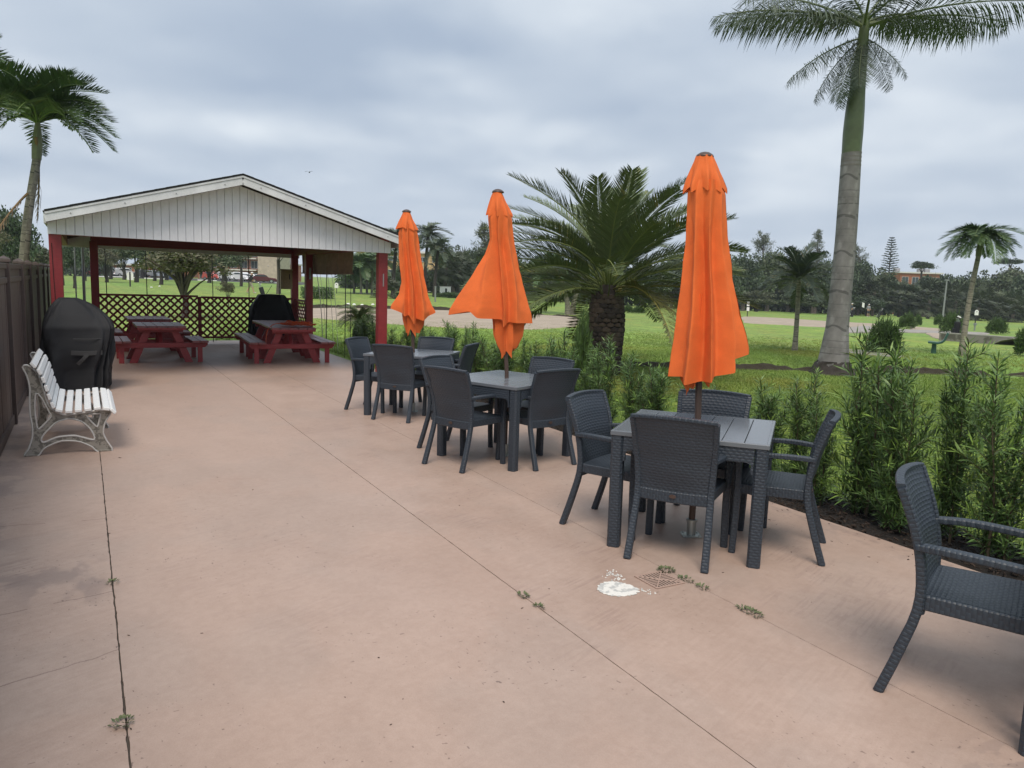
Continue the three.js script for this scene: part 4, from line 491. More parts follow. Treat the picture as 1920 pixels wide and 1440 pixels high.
// ---------------------------------------------------------------- palms
// a feather frond growing along +x from the origin: rachis arching down, leaflets on both sides
function frondGeo(len, o) { const r = rng(o.seed), L = [], n = o.n, rp = []; const P = t => { const a = o.rise, y = len * (Math.sin(a) * t - o.droop * t * t), x = len * (Math.cos(a) * t) * (1 - .12 * o.droop * t); return [x, y, 0]; };
  for (let i = 0; i <= 10; i++) rp.push(P(i / 10));
  for (let i = 0; i < n; i++) { const t = lerp(o.start, 1, (i + .5) / n), p = P(t), q = P(Math.min(1.02, t + .02)), T = nrm([q[0] - p[0], q[1] - p[1], 0]), U = nrm(cross([0, 0, 1], T)); const ll = o.leaf * (o.shape ? o.shape(t) : Math.pow(Math.sin(Math.PI * clamp((t - o.start) / (1 - o.start) * .86 + .1, 0, 1)), .6)) * (.85 + .3 * r());
    for (const s of [-1, 1]) { const fw = lerp(o.fwd0, o.fwd1, t) + .15 * (r() - .5), up = o.up + o.fluff * (r() - .5), d = nrm(add(add(mul(T, fw), [0, 0, s]), mul(U, up))); const d2 = nrm(add(d, [0, -o.hang * (.7 + .6 * r()), 0])); const side = mul(nrm(cross(d, U)), o.w * (.8 + .4 * r())), m = add(p, mul(d, ll * .5)); const c = .75 + .45 * r(), tip = o.dry && r() < o.dry ? 1 : 0; const col = [c * (1 + .9 * tip), c * (1 + .3 * tip), c]; L.push([p, mul(d, ll * .62), side, col, 0]); L.push([add(p, mul(d, ll * .30)), add(mul(d, ll * .3), mul(d2, ll * .45)), mul(side, .85), col, 0]); } }
  const rach = limb(rp, [o.rw, o.rw * .6, o.rw * .2], 10, 4); const n2 = rach.attributes.position.count, cc = new Float32Array(n2 * 3); for (let i = 0; i < n2; i++) cc.set([1.5, 1.35, 1.0], i * 3); rach.setAttribute('color', new THREE.BufferAttribute(cc, 3));
  return merge([leafQuads(L), rach]); }
function addFrond(t, geo, mat, y, az, tilt, sc = 1, roll = 0, off = [0, 0]) { const f = part('frond', geo, mat, t); f.rotation.order = 'YZX'; f.rotation.set(roll, az, tilt); f.position.set(off[0], y, off[1]); f.scale.setScalar(sc); return f; }
function ringsTrunk(pts, radii, seg, name, mat, t, rs = 18) { return part(name, limb(pts, radii, seg, rs), mat, t); }
// ringed trunk texture for palms
const ringMap = (base, dk, n, s) => tex(128, 512, (i, j) => { const y = j / 512 * n + .35 * Math.sin(j / 512 * 6.283 * 2) + .5 * (tn(i / 128, j / 512, 4, s) - .5) * tn(i / 128, j / 512, 8, s + 7), f = y - Math.floor(y), rid = NT[(Math.floor(y) * 17 + s * 5) & 255], k = (f < .06 + .1 * rid ? 1 : 0) * (tn(i / 128, j / 512, 16, s + 11) > .25 ? 1 : .4), m = tfb(i / 128, j / 512, 10, s + 2), l = sstep(.55, .75, tfb(i / 128, j / 512, 7, s + 5)); return base.map((b, q) => (b + 40 * (m - .5) + 16 * l) * (1 - k * (1 - dk) * (.5 + .8 * rid))); });
{ const m = std('royal_trunk', [1, 1, 1], .85, { map: ringMap([118, 116, 114], .78, 8, 3) }); m.map.repeat.set(.5, .62); m.bumpMap = m.map; m.bumpScale = .006; const a = std('adonidia_trunk', [1, 1, 1], .85, { map: ringMap([132, 126, 112], .6, 7, 9) }); a.map.repeat.set(1, 1.6); }
// royal palm at the right
{ const b = V(14.5, terr(14.5, -11.39), -11.39), t = thing('royal_palm', 'tall royal palm with smooth grey trunk, its crown cut by the picture top', 'palm tree', [14.5, 0, -11.39]);
  const rt = V(Math.cos(.509), 0, Math.sin(.509)), q = (k, y) => [rt.x * k, y, rt.z * k]; // leans slightly to the right
  part('trunk', limb([q(-.02, b.y - .2), q(0, .4), q(.02, 1.4), q(.035, 2.8), q(.02, 3.7), q(0, 4.62)], [.42, .31, .24, .228, .226, .218, .216, .21, .2], 44, 28), M.royal_trunk, t);
  part('root_mound', limb([q(-.02, -.35), q(-.02, -.05), q(-.02, .16)], [.58, .52, .4, .33], 8, 26, .22, 4), M.dark_bark, t);
  for (let k = 0; k < 4; k++) part('ring_scar', limb([q(.006, 4.36 + k * .085), q(.005, 4.385 + k * .085)], [.209 - k * .002, .209 - k * .002], 2, 24), M.pale_bark, t);
  part('crownshaft', limb([q(0, 4.6), q(-.005, 5.1), q(0, 5.7), q(.03, 6.6), q(.05, 7.45)], [.198, .205, .19, .155, .13, .11, .085], 26, 22), M.crownshaft, t);
  const G = [1, 2, 3].map(s => frondGeo(3.3, { seed: 70 + s, n: 92, start: .08, leaf: .95, rise: .25, droop: .26, fwd0: .3, fwd1: .7, up: -.2, fluff: .9, hang: 1.5, w: .0135, rw: .035 })); const c = q(.045, 0);
  [[.05, .33, 7.2, 1], [3.05, .33, 7.2, 1], [3.5, .30, 7.2, .98], [5.9, .32, 7.2, 1.02], [.55, .42, 7.3, .95], [2.5, .45, 7.3, .95], [4.4, .4, 7.2, .95], [1.5, .6, 7.3, .9], [5.2, .5, 7.3, .95], [2.7, .36, 7.25, 1], [.4, .36, 7.25, 1], [3.3, -1.0, 6.9, .46], [3.7, -.8, 6.95, .5], [2.9, -.7, 7.0, .5], [3.2, -.3, 7.0, .6], [4.3, -.7, 6.9, .42], [.1, -.7, 7.0, .4], [5.9, -.5, 7.0, .4], [.3, .95, 7.35, .9], [3.3, 1.0, 7.35, .9]].forEach(([az, tl, y, s], i) => addFrond(t, G[i % 3], M.royal_frond, y, az - .509, tl - .25, s, (NT[i * 9] - .5) * .5, [c[0], c[2]])); }
// canary date palm in the middle
{ const X = 8.75, Z = -12.05, t = thing('date_palm', 'stout date palm with scaly trunk and wide crown behind the hedge', 'palm tree', [X, terr(X, Z), Z]), gy = 0;
  part('trunk', limb([[0, -.2, 0], [0, .4, 0], [0, 1.0, 0], [0, 1.55, 0], [0, 1.75, 0]], [.25, .27, .31, .31, .26, .17], 20, 20, .06), M.leaf_base_dark, t);
  const sc = new THREE.OctahedronGeometry(1, 1); { const P = sc.attributes.position; for (let i = 0; i < P.count; i++) { const y = P.getY(i); P.setXYZ(i, P.getX(i) * (1 - .35 * Math.max(0, y)), y, P.getZ(i) * (1 - .5 * Math.max(0, -y))); } } sc.scale(.088, .058, .05); sc.computeVertexNormals(); const rad = y => y < .4 ? lerp(.265, .28, y / .4) : y < 1.1 ? lerp(.28, .325, (y - .4) / .7) : lerp(.325, .26, (y - 1.1) / .5); const r = rng(31);
  for (let row = 0; row < 17; row++) { const y = .12 + row * .088, n = 13; for (let k = 0; k < n; k++) { const a = (k + (row & 1) * .5 + .12 * (r() - .5)) / n * 6.283, R = rad(y); const m = part('leaf_base', sc, row < 6 || r() < .3 ? M.leaf_base_dark : M.leaf_base, t); m.position.set(R * Math.cos(a), y, R * Math.sin(a)); m.rotation.set(0, -a + Math.PI / 2, 0); m.rotateX(-.5 - .3 * r()); m.scale.setScalar(.9 + .4 * r()); } }
  const G = [1, 2, 3, 4].map(s => frondGeo(2.62, { seed: 90 + s, n: 100, start: .2, leaf: .47, rise: .1, droop: .22 + .11 * s, fwd0: .9, fwd1: 1.25, up: .38, fluff: .35, hang: .08, w: .0125, rw: .022, dry: .03 })); const N = 60;
  leafMat('date_old', [.125, .125, .035], .55);
  for (let i = 0; i < N; i++) { const k = (i + .5) / N, az = i * 2.39996 + .2 * r(), tl = lerp(1.35, .02, Math.pow(k, .9)) + .14 * (r() - .5); if (k > .66 && Math.abs(((az - 4.08) % 6.2832 + 9.4248) % 6.2832 - 3.1416) < .55) continue; addFrond(t, G[(i * 7) % 4], k > .8 && r() < .5 ? M.date_old : M.date_frond, 1.62 + .18 * (1 - k), az, tl, lerp(.95, 1.06, r()) * lerp(.92, 1, k), (r() - .5) * 1.0, [.12 * Math.cos(az) * k, -.12 * Math.sin(az) * k]); }
  { const st = []; for (let i = 0; i < 60; i++) { const a = r() * 6.28, tl = .05 + 1.0 * r(), l = .5 + .5 * r(); st.push(tube([[.2 * Math.cos(a), 1.5, .2 * Math.sin(a)], [(.2 + l * .45 * Math.cos(tl)) * Math.cos(a), 1.55 + l * .5 * Math.sin(tl), (.2 + l * .45 * Math.cos(tl)) * Math.sin(a)], [(.2 + l * Math.cos(tl)) * Math.cos(a), 1.5 + l * Math.sin(tl) * 1.0, (.2 + l * Math.cos(tl)) * Math.sin(a)]], .013, 4, 4)); } part('leaf_stalks', st, M.stem_green, t); } }
// Christmas palms: slim trunk, short arching crown
function slimPalm(pos, H, lean, R, o) { const t = thing(o.name || 'slim_palm', o.label, 'palm tree', [pos.x, pos.y, pos.z], 0, o.group); const T = k => [lean[0] * k * k, H * k, lean[1] * k * k], tr = o.tr || .09;
  part('trunk', limb([[0, -.15, 0], T(.05), T(.3), T(.65), T(1)], [tr * 1.5, tr * 1.1, tr, tr * .92, tr * .85], 16, 12), o.tm || M.adonidia_trunk, t); const top = T(1);
  if (o.shaft) part('crownshaft', limb([T(.99), [top[0] * 1.06, H + o.shaft * .55, top[2] * 1.06], [top[0] * 1.1, H + o.shaft, top[2] * 1.1]], [tr * 1.0, tr * 1.12, tr * .9, tr * .5], 8, 10), M.crownshaft_pale, t);
  const G = [1, 2, 3].map(s => frondGeo(R, { seed: o.seed + s, n: o.n || 40, start: .13, leaf: R * (o.leaf || .30), rise: o.rise ?? .55, droop: (o.droop ?? .75) + .08 * s, fwd0: .6, fwd1: 1.1, up: o.up ?? .45, fluff: .5, hang: o.hang ?? .25, w: R * (o.w || .018), rw: R * .014, dry: .04 })); const r = rng(o.seed);
  for (let i = 0; i < o.fronds; i++) { const k = i / o.fronds, az = i * 2.39996 + .3 * r(), tl = lerp(o.t0 ?? .75, o.t1 ?? -.35, k); addFrond(t, G[i % 3], o.fm || M.frond_green, H + (o.shaft || 0) * .96, az, tl, .88 + .25 * r(), (r() - .5) * .6, [top[0] * 1.08, top[2] * 1.08]); } return t; }
{ const p = V(-1.0, -.05, -16.4), t = slimPalm(p, 3.66, [.36, -.2], 1.42, { name: 'christmas_palm', label: 'short palm with dense dark crown and hanging dead frond behind the fence', seed: 400, fronds: 36, shaft: .62, n: 70, leaf: .27, tr: .08, t0: 1.1, t1: .12, w: .0105, droop: .66, up: .75, rise: .45, hang: .3 });
  const d = frondGeo(1.3, { seed: 444, n: 34, start: .15, leaf: .30, rise: -1.0, droop: .25, fwd0: 1.2, fwd1: 1.6, up: 0, fluff: .8, hang: .9, w: .018, rw: .03 }); const f1 = addFrond(t, d, M.dry_leaf, 4.0, .3, .0, .95, .3, [.36, -.1]); f1.userData.label = 'dry brown hanging frond'; f1.rotation.z = -.42; const f2 = addFrond(t, d, M.dry_leaf, 3.0, 3.6, .25, .75, .3, [.2, -.05]); f2.userData.label = 'dry brown hanging frond'; }
{ const p = V(-2.3, -.05, -17.5); slimPalm(p, 4.5, [.2, 0], 1.4, { name: 'christmas_palm', label: 'palm mostly out of the picture at the upper left edge', seed: 420, fronds: 26, shaft: .7, n: 60, leaf: .27, tr: .1, t0: .85, t1: -.05, w: .0105, droop: .6, up: .7 }); }
{ const p = gnd(1803, 667); slimPalm(p, topAt(p, 478) - p.y, [.22, .05], 1.12, { name: 'christmas_palm', label: 'slim palm with drooping umbrella crown at the right, beside the green seat', seed: 430, fronds: 24, shaft: .45, n: 60, leaf: .34, tr: .075, t0: .85, t1: -.1, w: .013, droop: .95, rise: .6, hang: .5 }); }
{ const p = gnd(1490, 658); slimPalm(p, topAt(p, 525) - p.y, [-.05, 0], 1.2, { name: 'young_palm', label: 'young feather palm with thin pale trunk left of the royal palm', seed: 440, fronds: 30, n: 40, leaf: .24, tr: .065, t0: 1.3, t1: -.35, w: .014, droop: .42, rise: .3, hang: .3, fm: M.royal_frond }); }
{ const p = gnd(1067, 590); for (const [s, lean, py] of [[460, [-1.1, 0], 500], [465, [1.2, .3], 495]]) slimPalm(V(p.x + (s > 462 ? .25 : -.1), p.y, p.z), topAt(p, py) - p.y, lean, 2.0, { name: 'leaning_palm', label: s > 462 ? 'grey palm leaning right, half of the V shaped pair beyond the bunker' : 'grey palm leaning left, half of the V shaped pair beyond the bunker', seed: s, fronds: 20, n: 30, leaf: .26, tr: .15, t0: 1, t1: -.5, w: .02, group: 'V shaped palm pair' }); }
// palms beyond the shelter
[[664, 78, 492, 2.3], [677, 76, 487, 2.4], [688, 80, 484, 2.4], [697, 77, 492, 2.2], [707, 82, 482, 2.4]].forEach(([px, D, py, R], i) => { const p = far(px, D); slimPalm(p, topAt(p, py + 12) - p.y, [.3 * (i - 2) * .4, 0], R, { name: 'clustered_palm', label: 'slender palm in the cluster right of the canvas blind', seed: 500 + i, fronds: 16, n: 24, leaf: .34, tr: .10, t0: 1.0, t1: -.4, w: .03, tm: M.pale_bark, group: 'palm cluster beyond the shelter' }); });
[[737, 70, 446, 2.6, 'tall dark palm rising behind the right end of the shelter roof'], [796, 84, 436, 2.8, 'dark palm top showing just right of the farthest umbrella'], [815, 80, 462, 2.3, 'dark palm leaning out right of the farthest umbrella']].forEach(([px, D, py, R, label], i) => { const p = far(px, D); slimPalm(p, topAt(p, py + 8) - p.y, [.3, 0], R, { name: 'dark_palm', label, seed: 520 + i, fronds: 18, n: 26, leaf: .3, tr: .17, t0: 1.1, t1: -.5, w: .026, tm: M.dark_bark, fm: M.royal_frond }); });
// fan palms (cabbage palms)
function fanPalm(px, D, py, R, label, seed, group) { const p = far(px, D), H = topAt(p, py) - p.y - R, t = thing('fan_palm', label, 'palm tree', [p.x, p.y, p.z], 0, group), r = rng(seed); part('trunk', limb([[0, -.2, 0], [0, H * .5, 0], [.1, H, 0]], [.26, .22, .2], 6, 9), M.bark, t);
  const L = [], N = 60; for (let i = 0; i < N; i++) { const k = (i + .5) / N, y = 1 - 1.75 * k, s = Math.sqrt(Math.max(.05, 1 - y * y)), a = i * 2.4, d = nrm([s * Math.cos(a), y, s * Math.sin(a)]), c = mul(d, R * (.3 + .45 * r())), U = nrm(cross(d, [.2, 1, .1])), W = cross(d, U), tone = .55 + .8 * r(); for (let q = 0; q < 16; q++) { const b = (q / 15 - .5) * 3.6, e = nrm(add(mul(d, Math.cos(b)), mul(U, Math.sin(b)))); const dd = nrm(add(e, [0, -.15 - .3 * r(), 0])); L.push([c, mul(dd, R * (.30 + .12 * r())), mul(nrm(add(mul(d, -Math.sin(b)), mul(U, Math.cos(b)))), R * .021), [tone, tone, tone], 0]); } }
  const g = leafQuads(L); g.translate(.1, H, 0); part('crown', g, M.fan_leaf, t); return t; }
leafMat('fan_leaf', [.062, .08, .042], .6);
[[1300, 96, 512, 2.3], [1745, 88, 514, 3.0], [1795, 92, 520, 2.8], [1838, 84, 530, 2.8], [1878, 86, 536, 2.6], [1905, 80, 548, 2.4], [1690, 92, 522, 2.6], [1640, 96, 512, 2.4], [860, 92, 460, 3.0], [835, 88, 452, 3.0], [990, 92, 508, 2.4], [1040, 96, 520, 2.2], [1100, 94, 524, 2.2], [722, 66, 508, 2.1]].forEach(([px, D, py, R], i) => fanPalm(px, px > 1350 ? D * 1.3 : D, py, px > 1350 ? R * 1.25 : R, px > 1600 ? 'shaggy fan palm in the treeline beyond the fairway at the right' : px > 950 ? 'shaggy fan palm in the treeline behind the date palm' : i === 13 ? 'small fan palm just right of the shelter front post' : 'shaggy fan palm beyond the bunker between the umbrellas', 600 + i, px > 1600 ? 'fan palms at the right' : px > 950 ? 'fan palms behind the date palm' : i === 13 ? undefined : 'fan palms between the umbrellas'));

// ---------------------------------------------------------------- broadleaf trees
function crownGeo(seed, o) { const r = rng(seed), L = [], C = []; const n = o.clumps; for (let i = 0; i < n; i++) { let d = rdir(r), q = Math.pow(r(), .33) * (o.shell ? lerp(o.shell, 1, r()) : 1); if (d[1] < -.55) d[1] *= .4; const lob = 1 + .32 * (fbm(d[0] * 2 + seed, d[2] * 2 + d[1] * 1.5 + 9, 2) - .5) * 2; C.push([mul([d[0], d[1] * .85, d[2]], q * .86 * lob), (o.cr || .2) * (.6 + .8 * r()), .72 + .5 * r()]); }
  for (const [c, R, tone] of C) for (let k = 0; k < o.per; k++) { const d = rdir(r), q = R * Math.pow(r(), .4), p = add(c, [d[0] * q, d[1] * q * .7, d[2] * q]), f = nrm(add(rdir(r), mul(d, .7))), ln = o.leaf * (.6 + .8 * r()), s = mul(nrm(cross(f, rdir(r))), ln * .3), t = tone * (.75 + .5 * r()); L.push([p, mul(f, ln), s, [t * (1 + (o.warm || 0) * r()), t, t * .95], 0]); }
  return { geo: leafQuads(L), C }; }
const CR = [1, 2, 3, 4].map(s => crownGeo(700 + s, { clumps: 130, per: 62, leaf: .085, cr: .21, shell: .5 })), CS = [1, 2].map(s => crownGeo(720 + s, { clumps: 90, per: 60, leaf: .062, cr: .17, shell: .35, warm: .35 }));
const limbsFor = (C, seed, n, y0) => { const r = rng(seed), g = []; for (let i = 0; i < n; i++) { const [c] = C[Math.floor(r() * C.length)]; g.push(limb([[0, y0, 0], [c[0] * .35, lerp(y0, c[1], .5), c[2] * .35], [c[0] * .9, c[1] * .9, c[2] * .9]], [.028, .016, .006], 4, 4)); } return merge(g); };
const LG = CR.map((c, i) => limbsFor(c.C, 40 + i, 9, -1.0)), LS = CS.map((c, i) => limbsFor(c.C, 60 + i, 16, -1.0));
function tree(px, D, pyTop, pyBot, wPx, mat, label, group, o = {}) { const p = o.at || far(px, D), d = depthOf(p), top = topAt(p, pyTop), bot = Math.max(p.y + .2, topAt(p, pyBot)), rx = wPx / 2 / F * d, ry = (top - bot) / 2, cy = bot + ry, i = o.v ?? Math.abs(Math.round(px)) % 4, sparse = o.sparse; const t = thing(o.name || 'broadleaf_tree', label, 'tree', [p.x, p.y, p.z], 0, group);
  const c = part('crown', sparse ? CS[i % 2].geo : CR[i].geo, mat, t); c.position.y = cy - p.y; c.scale.set(rx, ry * 1.12, rx * .85); c.rotation.y = px * .7; const l = part('limbs', sparse ? LS[i % 2] : LG[i], o.bark || M.bark, t); l.position.y = c.position.y; l.scale.copy(c.scale); l.rotation.y = c.rotation.y;
  const th = Math.max(.3, cy - p.y - ry * .8), w = o.tw || Math.max(.12, rx * .07); part('trunk', limb([[0, -.2, 0], [.03 * rx, th * .5, 0], [0, th, 0]], [w * 1.35, w, w * .8], 6, 9, .1, 3), o.bark || M.bark, t); return t; }
// left: oaks over the fence, trees along the car park
const LFT = 'grey green oak showing over the brown fence'; [[-30, 40, 372, 520, 150, 'olive_leaf'], [28, 46, 372, 520, 110, 'deep_leaf'], [85, 50, 452, 522, 80, 'olive_leaf'], [20, 60, 440, 520, 120, 'olive_leaf']].forEach(a => tree(a[0], a[1], a[2], a[3], a[4], M[a[5]], LFT, 'oaks over the fence', { sparse: a[0] < 0 }));
[[140, 60, 425, 528, 62, 'deep_leaf', 'dark round tree framed between the two left posts of the shelter'], [118, 72, 435, 525, 50, 'olive_leaf', 'pale tree just right of the front left red post'], [208, 120, 440, 505, 80, 'broadleaf', 'tree with straight trunk left of the white golf sign'], [233, 116, 440, 508, 80, 'olive_leaf', 'tree with straight trunk behind the white golf sign'], [312, 124, 450, 525, 90, 'olive_leaf', 'tree in front of the parked cars left of the bare trunk'], [392, 118, 440, 524, 100, 'olive_leaf', 'brownish tree in front of the orange apartment block'], [180, 140, 440, 520, 60, 'deep_leaf', 'dark tree behind the rear left red post'], [268, 142, 430, 500, 110, 'broadleaf', 'tree rising over the low red building'], [200, 92, 446, 522, 84, 'olive_leaf', 'open crowned tree just right of the rear left red post'], [256, 96, 446, 498, 100, 'broadleaf', 'leafy tree over the white golf sign'], [302, 86, 452, 512, 90, 'olive_leaf', 'thin leaved tree left of the forked trunk, nearer than the cars'], [422, 90, 448, 520, 90, 'broadleaf', 'leafy tree right of the forked trunk before the apartment block'], [452, 96, 452, 498, 70, 'olive_leaf', 'thin leaved tree over the walking golfer'], [418, 112, 452, 512, 90, 'olive_leaf', 'sparse tree partly hiding the balconies of the orange apartment block'], [160, 100, 440, 525, 60, 'broadleaf', 'leafy tree left of the rear left red post'], [290, 112, 462, 515, 80, 'broadleaf', 'leafy tree hiding the car park left of the forked trunk'], [330, 160, 420, 510, 110, 'olive_leaf', 'wide tree behind the bare grey trunk']].forEach(a => tree(a[0], a[1], a[2], a[3], a[4], M[a[5]], a[6], undefined, { bark: M.dark_bark, sparse: a[5] === 'olive_leaf' }));
{ const p = gnd(345, 596); const t = tree(345, 27, 428, 552, 250, M.olive_leaf, 'wide thin leaved tree with grey forked trunk behind the lattice screen', undefined, { at: p, sparse: true, bark: M.bark, tw: .11, v: 1, name: 'forked_tree' }); const g = [[-1.2, .5], [1.0, -.3], [.5, 1.0], [-.4, -.9]].map(([x, z], i) => limb([[0, 1.15, 0], [x * .35, 1.55, z * .35], [x, 2.1 + .2 * i, z]], [.075, .055, .03], 8, 7)); part('limbs', g, M.bark, t); }
tree(427, 38, 520, 562, 46, M.olive_leaf, 'small wispy bush beyond the lattice screen', undefined, { sparse: true, tw: .03, name: 'wispy_bush' });
tree(522, 64, 440, 492, 74, M.deep_leaf, 'dark spreading tree top hanging over the cream wall behind the shelter', undefined, { bark: M.bark, tw: .16 });
// middle and right treeline
const mid = [[760, 92, 470, 562, 60], [850, 104, 452, 566, 90], [885, 98, 450, 566, 90], [915, 102, 436, 566, 80], [950, 100, 452, 570, 90], [1000, 104, 470, 572, 80], [1050, 106, 480, 575, 80], [1100, 104, 486, 578, 90], [1150, 106, 480, 580, 90], [1205, 104, 470, 582, 90], [1260, 104, 462, 584, 90], [1310, 100, 470, 586, 80], [1355, 98, 474, 586, 90]];
mid.forEach(([px, D, a, b, w], i) => tree(px, D, a, b, w, [M.deep_leaf, M.broadleaf, M.deep_leaf][i % 3], px < 960 ? 'dark leafy tree in the row between the umbrellas' : 'dark leafy tree in the row behind the date palm', px < 960 ? 'trees between the umbrellas' : 'trees behind the date palm'));
const rt = [[1395, 96, 462, 590, 90], [1440, 100, 455, 592, 90], [1480, 104, 470, 592, 80], [1530, 100, 462, 594, 90], [1580, 104, 474, 596, 80], [1612, 100, 476, 596, 70], [1655, 106, 500, 596, 80], [1700, 110, 524, 598, 80], [1735, 104, 530, 598, 90], [1775, 108, 512, 598, 100], [1815, 112, 506, 600, 100], [1858, 106, 500, 602, 100], [1900, 108, 488, 604, 110], [1945, 100, 480, 606, 110], [1560, 90, 545, 598, 90], [1630, 92, 552, 598, 90], [1500, 90, 545, 594, 100], [1420, 90, 540, 590, 90], [1700, 94, 560, 600, 90]];
rt.forEach(([px, D, a, b, w], i) => tree(px, D * 1.28, a, b, w * 1.1, [M.deep_leaf, M.broadleaf, M.olive_leaf, M.deep_leaf, M.broadleaf][i % 5], px < 1570 ? 'dark leafy tree in the treeline left of the royal palm trunk' : 'dark leafy tree in the treeline right of the royal palm trunk', px < 1570 ? 'treeline left of the royal palm' : 'treeline right of the royal palm'));
tree(1725, 160, 486, 510, 60, M.deep_leaf, 'flat topped dark tree above the orange roof at the right', undefined, {}); tree(1890, 158, 482, 500, 70, M.deep_leaf, 'flat topped dark tree at the far right above the treeline', undefined, {});
{ const r = rng(88), L = []; const wall = (x0, x1, D, top, n) => { for (let i = 0; i < n; i++) { const px = lerp(x0, x1, r()), p = far(px, D * (1 + .06 * (r() - .5))), H = topAt(p, top(px)) - p.y, y = H * Math.pow(r(), .8) * (.55 + .6 * fbm(px * .03, 4, 3)), f = nrm(add(rdir(r), [0, .3, 0])), ln = .55 + .5 * r(), t = .5 + .7 * r(); L.push([[p.x, p.y + y, p.z], mul(f, ln), mul(nrm(cross(f, rdir(r))), ln * .3), [t, t, t], 0]); } };
  wall(820, 1380, 108, px => 500, 9000); wall(1370, 1960, 138, px => 522, 22000); wall(640, 830, 112, px => 505, 2600); wall(-60, 210, 150, px => 480, 4000);
  const m = new THREE.Mesh(leafQuads(L), M.deep_leaf); m.name = numbered('woodland_undergrowth'); m.userData = { label: 'dark tangled undergrowth filling the far treeline', category: 'undergrowth', kind: 'stuff' }; scene.add(m); }
// feathery casuarinas and the Norfolk pine
function wispy(px, D, py, wPx, label) { const p = far(px, D), H = topAt(p, py) - p.y, R = wPx / 2 / F * D, r = rng(px), L = [], st = [limb([[0, 0, 0], [.2, H * .5, 0], [0, H, 0]], [.25, .16, .04], 6, 6)]; for (let i = 0; i < 46; i++) { const k = .35 + .65 * r(), a = r() * 6.28, q = R * (1.1 - .7 * k) * (.5 + .7 * r()), e = [q * Math.cos(a), H * k + q * .55, q * Math.sin(a)]; st.push(limb([[0, H * k - .4, 0], e], [.05, .015], 1, 3)); for (let n = 0; n < 60; n++) { const u = .35 + .75 * r(), b = [e[0] * u + .5 * (r() - .5), lerp(H * k - .4, e[1], u) + .6 * (r() - .5), e[2] * u + .5 * (r() - .5)], d = mul(nrm([r() - .5, .9 * (r() - .25), r() - .5]), .55), t = .8 + .5 * r(); L.push([b, d, mul(nrm(cross(d, rdir(r))), .035), [t, t, t], 0]); } } const t = thing('casuarina_tree', label, 'tree', [p.x, p.y, p.z]); part('crown', leafQuads(L), M.olive_leaf, t); part('trunk', st, M.bark, t); }
wispy(1425, 130, 440, 60, 'grey wispy tree top left of the royal palm trunk'); wispy(1526, 128, 436, 40, 'feathery slanting tree top just left of the royal palm trunk'); wispy(1605, 132, 466, 60, 'sparse dark tree top just right of the royal palm trunk'); wispy(905, 100, 428, 60, 'sparse tree top behind the middle umbrella');
{ const p = far(1664, 140), H = topAt(p, 444) - p.y, r = rng(91), L = [], t = thing('norfolk_pine', 'narrow pointed pine standing alone above the treeline at the right', 'tree', [p.x, p.y, p.z]); const st = [limb([[0, 0, 0], [0, H, 0]], [.22, .03], 3, 6)]; for (let y = H * .35; y < H; y += .42) { const R = Math.min(1.25, .18 + (H - y) * .28) * (.8 + .4 * r()); for (let k = 0; k < 7; k++) { const a = k / 7 * 6.28 + y; for (let n = 0; n < 12; n++) { const u = n / 11, b = [R * u * Math.cos(a), y + .22 * u * R, R * u * Math.sin(a)]; for (let m = 0; m < 2; m++) { const d = mul(nrm([Math.cos(a) + r() - .5, .5 + r() * .6, Math.sin(a) + r() - .5]), .32), c = .7 + .5 * r(); L.push([b, d, mul(nrm(cross(d, rdir(r))), .05), [c, c, c], 0]); } } } } part('crown', leafQuads(L), M.deep_leaf, t); part('trunk', st, M.bark, t); }
// low bushes on the course
function makeBush(seed) { const r = rng(seed), L = []; for (let i = 0; i < 2600; i++) { const d = rdir(r); const y = Math.abs(d[1]), q = .35 + .65 * Math.pow(r(), .45), lob = 1 + .9 * (fbm(d[0] * 3.2 + seed, d[2] * 3.2 + d[1] * 2, 3) - .5), p = [d[0] * q * .8 * lob, .06 + Math.pow(y, .75) * q * .8 * lob, d[2] * q * .8 * lob], f = nrm(add(mul([d[0], y * .6, d[2]], 1.3), add(mul(rdir(r), 1.1), [0, .35, 0]))), ln = .17 + .15 * r(), t = .5 + .8 * r(); L.push([p, mul(f, ln), mul(nrm(cross(f, rdir(r))), .022), [t * 1.05, t, t * .9], 0]); } return leafQuads(L); }
const BG = [1, 2, 3].map(s => makeBush(800 + s)); const bushStem = merge([0, 1, 2, 3].map(i => limb([[0, -.1, 0], [.2 * Math.cos(i * 1.6), .35, .2 * Math.sin(i * 1.6)], [.35 * Math.cos(i * 1.6), .7, .35 * Math.sin(i * 1.6)]], [.03, .02, .008], 3, 4)));
function bush(px, pyb, pyt, wPx, label, i, group, D) { const p = D ? far(px, D) : gnd(px, pyb), d = depthOf(p), h = topAt(p, pyt) - p.y, w = wPx / 2 / F * d; const t = thing('round_bush', label, 'bush', [p.x, p.y, p.z], i * 1.3, group); const f = part('foliage', BG[i % 3], M.bush_leaf, t); f.scale.set(w * 1.1, h, w * 1.1); const s = part('stems', bushStem, M.twig, t); s.scale.copy(f.scale); return t; }
bush(1656, 662, 598, 62, 'dense round bush on the fairway just right of the royal palm', 0); bush(1700, 616, 587, 30, 'bush on the fairway with a sand patch beside it', 1); bush(1785, 627, 587, 38, 'yellow green bush beside the golf bag', 2); bush(1868, 626, 596, 36, 'round bush beyond the stone bridge', 0); bush(1928, 668, 606, 50, 'dark bush cut by the right edge of the picture', 1); bush(1728, 598, 590, 14, 'tiny bush on the far green', 2, undefined, 62); bush(1767, 600, 590, 18, 'small dark bush at the foot of the treeline', 1, undefined, 66);
